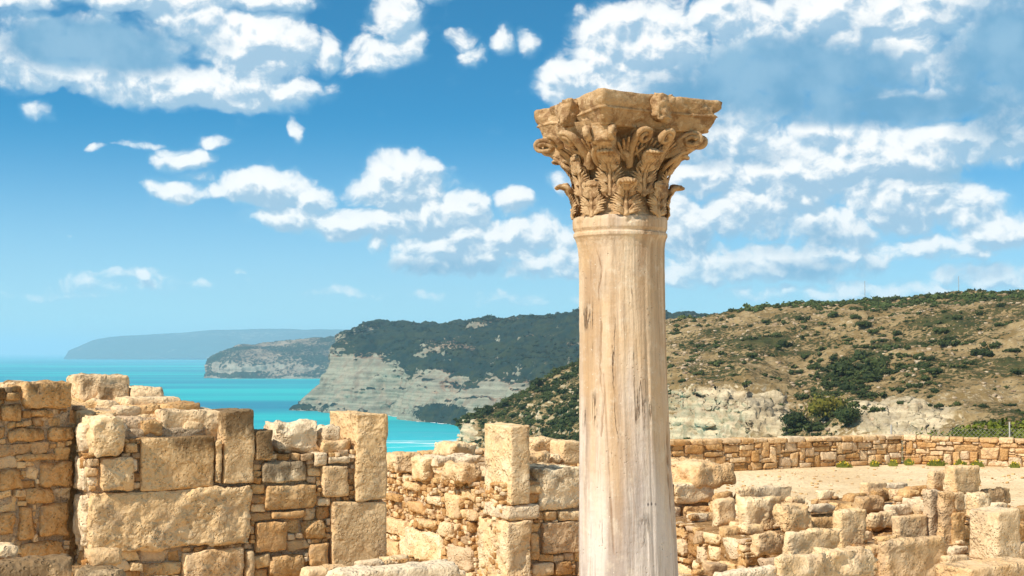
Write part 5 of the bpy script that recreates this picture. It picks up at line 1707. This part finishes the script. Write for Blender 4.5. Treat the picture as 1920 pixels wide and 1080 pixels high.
def hill_plants():
    rs = np.random.RandomState(77)

    def dens(px, py, p):
        ridge = np.interp(px, [860, 1085, 1250, 1920], [790, 690, 580, 548])
        d = .30 + .4 * np.clip(fbm(p / 22.0, 3) * 2.2, -.6, 1)
        d = d + 1.0 * np.clip(1 - (py - ridge) / 16, 0, 1)               # green line along the crest
        d = d - 1.2 * gb(px, py, 1350, 775, 95, 45) - 1.0 * gb(px, py, 1690, 790, 75, 26) - 1.5 * gb(px, py, 872, 815, 22, 32)
        d = d + .8 * gb(px, py, 1600, 700, 60, 42) + .5 * gb(px, py, 1710, 690, 80, 26) + .9 * (px < 1120)
        return np.clip(d, .0, 1)
    pts, row = sheet_points(SB, 40000, rs, dens)
    px, py = project(pts)
    size = .42 + 1.25 * rs.rand(len(pts)) ** 3.2
    near = gb(px, py, 1600, 700, 60, 42)
    size = size + near * .9 * rs.rand(len(pts))
    size = np.where(px < 1120, size * 1.5, size)
    ridge = np.interp(px, [860, 1085, 1250, 1920], [790, 690, 580, 548])
    crest = (py - ridge) < 14
    size = np.where(crest, size * 1.15, size)
    vis = (px > 856) & (px < 2010) & (py < 840) & (py > 500)
    pts, px, py, size, crest = pts[vis], px[vis], py[vis], size[vis], crest[vis]
    app = size / pts[:, 1]
    od = np.argsort(-app)
    protos = [clump(500 + k, 230, .085, lobes=4 + k % 3, flat=.62 + .06 * (k % 4), elong=1.3).mesh('hill_shrub', M_LEAF) for k in range(7)]
    small = [clump(600 + k, 46, .20, lobes=3, flat=.65) for k in range(6)]
    # hand-set large ones seen in the photo: px, py, radius m
    big = [(1508, 430 + 230, 0)]
    spec = [(1062, 0, 0)]
    named = [(1650, 690, 4.2), (1590, 702, 4.4), (1630, 715, 4.0), (1560, 728, 2.6), (1616, 668, 3.0), (1660, 655, 3.4), (1700, 690, 3.2), (1725, 672, 2.8), (1745, 700, 2.6),
             (1575, 690, 2.8), (1600, 735, 3.0), (1508, 800, 3.4), (1490, 812, 2.6), (1530, 808, 3.0), (1590, 780, 2.8), (1618, 612, 2.6), (1600, 596, 1.9), (1765, 622, 2.2), (1794, 598, 2.2), (1876, 612, 2.3), (1875, 575, 2.0),
             (1846, 764, 2.2), (1776, 650, 2.3), (1838, 665, 2.8), (1862, 655, 2.6), (1470, 650, 2.4), (1408, 670, 2.3), (1512, 670, 2.2), (1460, 632, 2.3), (1650, 640, 1.7), (1680, 628, 1.7), (1790, 645, 1.6), (1900, 660, 2.0), (1745, 745, 1.6),
             (1316, 650, 1.8), (1268, 627, 1.8), (1506, 602, 2.0), (1566, 594, 2.0), (1640, 625, 1.8), (1830, 575, 1.8), (1905, 700, 2.2), (1718, 726, 2.2), (1690, 735, 2.2)]
    placed = []
    G = SB.G.reshape(-1, 3); gpx, gpy = project(G)
    front = SB.idx.repeat(SB.nu) < 7.2
    for (x, y, r) in named:
        d = (gpx - x) ** 2 + (gpy - y) ** 2 + (~front) * 1e6
        k = int(np.argmin(d)); placed.append((G[k], r * G[k][1] / 300))
    items = placed + [(pts[k], size[k]) for k in od[:300 - len(placed)]]
    zone = lambda x, y: ('on the slope under the skyline', 'high on the slope')[0] if y < 600 else 'low on the slope'
    for n, (p, s) in enumerate(items):
        o = link('hill_shrub', protos[n % 7], tuple(p - np.array([0, 0, .12 * s])), rz=rs.rand() * 6.28)
        o.scale = (s, s * rs.uniform(.8, 1.15), s * rs.uniform(.75, 1.1))
        qx, qy = project(p)
        if n < len(placed) and 1550 < qx < 1770 and 640 < qy < 745:
            lab = 'large dark green shrub in the dense thicket at the middle of the scrub hill'; grp = 'shrubs of the hillside thicket'
        elif qx < 1110:
            lab = 'dark shrub on the spur that drops to the bay left of the column'; grp = 'shrubs on the spur'
        elif qy < np.interp(qx, [1250, 1920], [600, 572]):
            lab = 'green shrub on the crest of the hill right of the column'; grp = 'shrubs on the hill crest'
        else:
            lab = 'rounded dark green shrub scattered on the brown scrub hillside'; grp = 'shrubs scattered on the hillside'
        tag(o, lab, 'shrub', grp)
    acc = Acc()
    rest = od[300 - len(placed):][:9000]
    for k in rest:
        t = small[k % 6]; s = size[k]; a = rs.rand() * 6.28; c, sn = math.cos(a), math.sin(a)
        for V, Q, T in zip(t.V, [t.Q[0]] + [t.Q[i] for i in range(1, len(t.Q))], t.A['tone']):
            pass
        V = np.concatenate(t.V); Q = np.concatenate(t.Q); T = np.concatenate(t.A['tone'])
        W = np.stack([(V[:, 0] * c - V[:, 1] * sn), (V[:, 0] * sn + V[:, 1] * c), V[:, 2] * .9], 1) * s + pts[k] - np.array([0, 0, .1 * s])
        acc.add(W, Q, tone=np.clip(T * .8 + rs.rand() * .3, 0, 1))
    tag(link('hill_scrub', acc.mesh('hill_scrub', M_LEAF, smooth=False)), 'low scrub covering the brown hillside between the larger shrubs', 'scrub', kind='stuff')
    # crest woodland
    acc = Acc()
    j = SB.nv - 1 - int(np.argmax((SB.idx[::-1] <= 7.05)))
    for n in range(1500):
        i = rs.randint(0, SB.nu - 1); jj = min(SB.nv - 2, max(0, int(j + rs.normal() * 9)))
        p = SB.G[jj, i]; qx, qy = project(p)
        if qx < 1190: continue
        w = np.interp(qx, [1190, 1450, 1920], [1.0, .75, .55])
        if rs.rand() > w: continue
        t = small[n % 6]; s = rs.uniform(.8, 2.1) * np.interp(p[1], [300, 450], [.8, 1.15]); a = rs.rand() * 6.28; c, sn = math.cos(a), math.sin(a)
        V = np.concatenate(t.V); Q = np.concatenate(t.Q); T = np.concatenate(t.A['tone'])
        W = np.stack([(V[:, 0] * c - V[:, 1] * sn), (V[:, 0] * sn + V[:, 1] * c), V[:, 2]], 1) * s + p - np.array([0, 0, .15 * s])
        acc.add(W, Q, tone=np.clip(T * .8 + rs.rand() * .3, 0, 1))
    tag(link('crest_scrub', acc.mesh('crest_scrub', M_RIDGE, smooth=False)), 'continuous band of green scrub along the crest of the right hill', 'scrub', kind='stuff')
    # pale rocks strewn on the slope
    acc = Acc()
    tm = [stone((1, .8, .6), 1700 + k, r=.18, jit=.14, low=.2, fine=.0, step=.3, facet=.3) for k in range(6)]

    def dr(px, py, p):
        return np.clip(.35 + 1.6 * fbm(p / 14.0 + 50, 3) - .5 * (py > 770), 0, 1)
    rp, _ = sheet_points(SB, 60000, rs, dr)
    qx, qy = project(rp)
    rp = rp[(qx > 856) & (qx < 2010) & (qy < 840)]
    for k, p in enumerate(rp[:12000]):
        V, Q = tm[k % 6]; s = .20 + .85 * rs.rand() ** 3; a = rs.rand() * 6.28; c, sn = math.cos(a), math.sin(a)
        W = np.stack([V[:, 0] * c - V[:, 1] * sn, V[:, 0] * sn + V[:, 1] * c, V[:, 2]], 1) * s + p
        acc.add(W, Q, tone=rs.rand(), stain=0)
    tag(link('hill_rocks', acc.mesh('hill_rocks', M_ROCK)), 'pale rocks strewn over the brown hillside', 'rocks', kind='stuff')
    return protos


M_ROCK, _nt, _b = material('hill_rock', .95, .1)
_t = _nt.attr('tone')
_nt.l.new(_nt.mix(_t, (.30, .20, .12), (.55, .42, .28)), _b.inputs['Base Color'])
hill_plants()


def one_tree(name, label, px, py, Y, r, mat, seed, cat='tree', nleaf=900, size=.05, flat=.9, hk=1.0, group=None, onto=None):
    p = np.array(P(px, py, Y)) if onto is None else onto
    t = thing(name, label, cat, tuple(p), group=group)
    a = clump(seed, nleaf, size, lobes=9, flat=flat, elong=1.15)
    me = a.mesh('crown', mat, smooth=False)
    o = link('crown', me, (0, 0, r * .12), t, seed); o.scale = (r, r, r * hk)
    tv = Acc()
    for k in range(4):
        an = k * 1.6 + seed
        pts = [(0, 0, -.1 * r), (.04 * r * math.cos(an), .04 * r * math.sin(an), .2 * r), (.25 * r * math.cos(an), .25 * r * math.sin(an), .55 * r * hk)]
        tv.add(*tube(pts, [.06 * r, .045 * r, .02 * r], 6, up=(.1, .9, .3)))
    link('trunk', tv.mesh('trunk', M_BARK), (0, 0, 0), t)
    return t


def on_hill(x, y, S=None, lim=7.2):
    S = S or SB
    G = S.G.reshape(-1, 3); gx, gy = project(G)
    d = (gx - x) ** 2 + (gy - y) ** 2 + (S.idx.repeat(S.nu) > lim) * 1e6
    return G[int(np.argmin(d))]


for (x, y, r, m, lab, sd) in [
        (1548, 786, 4.6, M_YEL, 'yellow-green bushy tree in the gully of the scrub hill', 41),
        (1490, 806, 3.4, M_LEAF, 'dark bush at the left foot of the yellow-green tree', 42),
        (1592, 800, 3.6, M_LEAF, 'dark green bush at the right foot of the yellow-green tree', 43)]:
    p = on_hill(x, y)
    one_tree('bushy_tree', lab, 0, 0, 0, r * p[1] / 250, m, sd, onto=p, nleaf=1500, size=.055, flat=.8, hk=1.0)

# woodland on the pale headland
def headland_woods():
    rs = np.random.RandomState(3); acc = Acc()
    small = [clump(640 + k, 26, .26, lobes=3, flat=.8, core=True) for k in range(5)]
    cat_ = [(np.concatenate(t.V), np.concatenate(t.Q), np.concatenate(t.A['tone'])) for t in small]

    def dens(px, py, p):
        return np.clip(.35 + 1.6 * fbm(p / 70.0, 3), 0, 1)
    pts, row = sheet_points(SA, 26000, rs, dens)
    keep = (row > 5.3) & (row < 7.4) | ((row > 3.8) & (row <= 5.3) & (rs.rand(len(row)) < .35)) | ((row < 2) & (rs.rand(len(row)) < .25))
    pts = pts[keep]; px, py = project(pts)
    pts = pts[(px > 545) & (px < 1260)][:5200]
    j = SA.nv - 1 - int(np.argmax((SA.idx[::-1] <= 7.0)))
    crest = np.array([SA.G[min(SA.nv - 1, j + rs.randint(-4, 3)), rs.randint(20, SA.nu - 20)] for _ in range(420)])
    allp = np.concatenate([pts, crest])
    for k, p in enumerate(allp):
        V, Q, T = cat_[k % 5]; s = rs.uniform(1.3, 3.2) if k < len(pts) else rs.uniform(2.0, 5.2)
        acc.add(V * s + p - np.array([0, 0, .2 * s]), Q, tone=np.clip(T * .7 + rs.rand() * .3, 0, 1))
    tag(link('headland_woodland', acc.mesh('headland_woodland', M_FARLEAF, smooth=False)), 'dark evergreen scrub woodland covering the top of the cliff headland', 'woodland', kind='stuff')


headland_woods()

# green bush beyond the field wall and the fence in front of it
def near_bush():
    for (x, y, Y, r, lab, sd) in [
            (1850, 845, 38.5, 1.35, 'broad bright green bush rising highest behind the wire fence', 61),
            (1925, 840, 38.0, 1.15, 'green bush behind the fence at the right edge of the picture', 62),
            (1778, 850, 38.2, 1.05, 'lower green bush at the left end of the bushes behind the fence', 63),
            (1732, 852, 38.6, .62, 'small dry green bush left of the fenced bushes', 64)]:
        p = np.array(P(x, y, Y)); 
        one_tree('green_bush', lab, 0, 0, 0, r, M_BUSH, sd, cat='bush', onto=p - np.array([0, 0, .55]), nleaf=2600, size=.042, flat=.85, hk=1.05)


near_bush()


def chain_fence():
    m, nt, b = material('galvanised_wire', .45, .5)
    b.inputs['Base Color'].default_value = (.40, .36, .31, 1); b.inputs['Metallic'].default_value = .2
    x0 = P(1671, 800, 36.2)[0]; dx = P(1893, 800, 36.2)[0] - x0
    t = thing('wire_fence', 'chain link wire fence on thin metal posts behind the right end of the field wall', 'fence', (x0, 36.2, -1.2))
    for k in range(4):
        h = 2.02 if k != 0 else 1.95
        V, Q = tube([(k * dx, 0, -.3), (k * dx, 0, .5), (k * dx, 0, h)], .020, 8, up=(0, -1, 0))
        link('post', quad_mesh('post', V, Q, m), (0, 0, 0), t)
    acc = Acc(); L = dx * 3; Hh = 1.86; st = .11; n = int((L + Hh) / st)
    for k in range(n):
        for sg in (1, -1):
            a = k * st - (Hh if sg > 0 else 0)
            x_a, z_a, x_b, z_b = (a, 0, a + Hh, Hh) if sg > 0 else (a, 0, a - Hh, Hh)
            # clip to the panel
            if x_b == x_a: continue
            ta, tb = 0.0, 1.0
            for lo, hi in ((0, L),):
                f0, f1 = (lo - x_a) / (x_b - x_a), (hi - x_a) / (x_b - x_a)
                ta, tb = max(ta, min(f0, f1)), min(tb, max(f0, f1))
            if tb - ta < .02: continue
            pts = [(x_a + (x_b - x_a) * q, sg * .004, Hh * q) for q in (ta, (ta + tb) / 2, tb)]
            acc.add(*tube(pts, .0028, 4, up=(0, -1, 0)))
    link('wire_mesh', acc.mesh('wire_mesh', m), (0, 0, 0), t)


chain_fence()


def weeds():
    rs = np.random.RandomState(8)
    gm = leaf_material('weed_leaf', (.10, .12, .02), (.17, .18, .03), (.26, .25, .05))
    m, nt, b = material('yellow_flower', .6); b.inputs['Base Color'].default_value = (.75, .52, .03, 1)
    spots = [(1583, 866, 14, 'yellow-flowered weed tuft at the foot of the wall left of the corner'), (1675, 866, 8, 'small green weed in the angle of the field wall'),
             (1704, 868, 7, 'low weed just right of the wall corner'), (1758, 871, 20, 'widest yellow-flowered weed tuft under the sunlit wall'), (1800, 872, 12, 'green weed tuft right of the widest flowering one'),
             (1833, 870, 11, 'thin weed tuft under the middle of the sunlit wall'), (1903, 874, 10, 'upright weed tuft at the right edge under the wall'), (1640, 868, 8, 'tiny weed at the wall foot left of the corner')]
    for (x, y, w, lab) in spots:
        X = P(x, y, 32.5)[0]; Y = wall_y(X) - .28 - rs.rand() * .1
        X = P(x, y, Y)[0]
        r = w * Y / F
        n = 130; acc = Acc()
        for k in range(n):
            a = rs.rand() * 6.28; q = rs.rand() ** .6 * r; h = rs.uniform(.03, .16) * (1.2 - q / r * .6)
            bx, by = math.cos(a) * q, math.sin(a) * q * .5
            s = .018; lx = rs.normal() * .03
            acc.add([(bx - s, by, 0), (bx + s, by, 0), (bx + s * .4 + lx, by, h), (bx - s * .4 + lx, by, h)], [[0, 1, 2, 3]], tone=rs.rand())
        nst = n
        q, qq = box_grid(2, 2, 2); q = q / np.linalg.norm(q, axis=1)[:, None]
        for k in range(int(w * .9)):
            a = rs.rand() * 6.28; qd = rs.rand() ** .6 * r
            acc.add(q * .014 + np.array([math.cos(a) * qd, math.sin(a) * qd * .5 - .02, rs.uniform(.05, .14)]), qq, tone=0)
        me = acc.mesh('sprig', gm, smooth=False); me.materials.append(m)
        mi = np.zeros(len(me.polygons), np.int32); mi[nst:] = 1; me.polygons.foreach_set('material_index', mi)
        o = link('flowering_weed', me, (X, Y, 0)); tag(o, lab, 'weed', 'weeds along the foot of the field wall')


weeds()


def masts():
    m, nt, b = material('painted_steel', .5); b.inputs['Base Color'].default_value = (.38, .36, .36, 1)
    for (x, yb, yt, lab) in [(1622, 572, 527, 'thin radio mast on the hill crest, left of the two'), (1798, 562, 518, 'thin radio mast on the hill crest, right of the two')]:
        Y = 620.0
        pb = np.array(P(x, yb + 6, Y)); pt = np.array(P(x, yt, Y)); h = pt[2] - pb[2] + 14
        base = pb - np.array([0, 0, 14])
        t = thing('radio_mast', lab, 'mast', tuple(base))
        acc = Acc(); w = .22
        for k in range(3):
            a = k * 2.094; acc.add(*tube([(w * math.cos(a), w * math.sin(a), 0), (w * math.cos(a), w * math.sin(a), h * .5), (w * .5 * math.cos(a), w * .5 * math.sin(a), h)], .045, 5, up=(.3, -1, 0)))
        for q in range(int(h / .8)):
            a0, a1 = q * 2.094, (q + 1) * 2.094
            acc.add(*tube([(w * math.cos(a0), w * math.sin(a0), q * .8), (w * math.cos((a0 + a1) / 2) * .6, w * math.sin((a0 + a1) / 2) * .6, q * .8 + .4), (w * math.cos(a1), w * math.sin(a1), q * .8 + .8)], .03, 4, up=(.2, -1, .3)))
        link('lattice', acc.mesh('lattice', m), (0, 0, 0), t)


masts()

# ------------------------------------------------------------------ air
def haze():
    m = bpy.data.materials.new('haze'); m.use_nodes = True
    nt = NT(m.node_tree)
    for nd in list(nt.n): nt.n.remove(nd)
    pv = nt.new('ShaderNodeVolumePrincipled')
    pv.inputs['Color'].default_value = (.57, .83, 1.0, 1)
    pv.inputs['Density'].default_value = 1.0e-4
    pv.inputs['Anisotropy'].default_value = 0.0
    out = nt.new('ShaderNodeOutputMaterial')
    nt.l.new(pv.outputs[0], out.inputs['Volume'])
    x0, x1, y0, y1, z0, z1 = -43000, 43000, -3500, 44000, SEA_Z - 120, max(float(SF.G[..., 2].max()), float(SB.G[..., 2].max()) + 20) + 15
    V = [(x, y, z) for z in (z0, z1) for y in (y0, y1) for x in (x0, x1)]
    Q = [[0, 2, 3, 1], [4, 5, 7, 6], [0, 1, 5, 4], [2, 6, 7, 3], [0, 4, 6, 2], [1, 3, 7, 5]]
    tag(link('haze', quad_mesh('haze', V, Q, m, smooth=False)), kind='stuff')


haze()
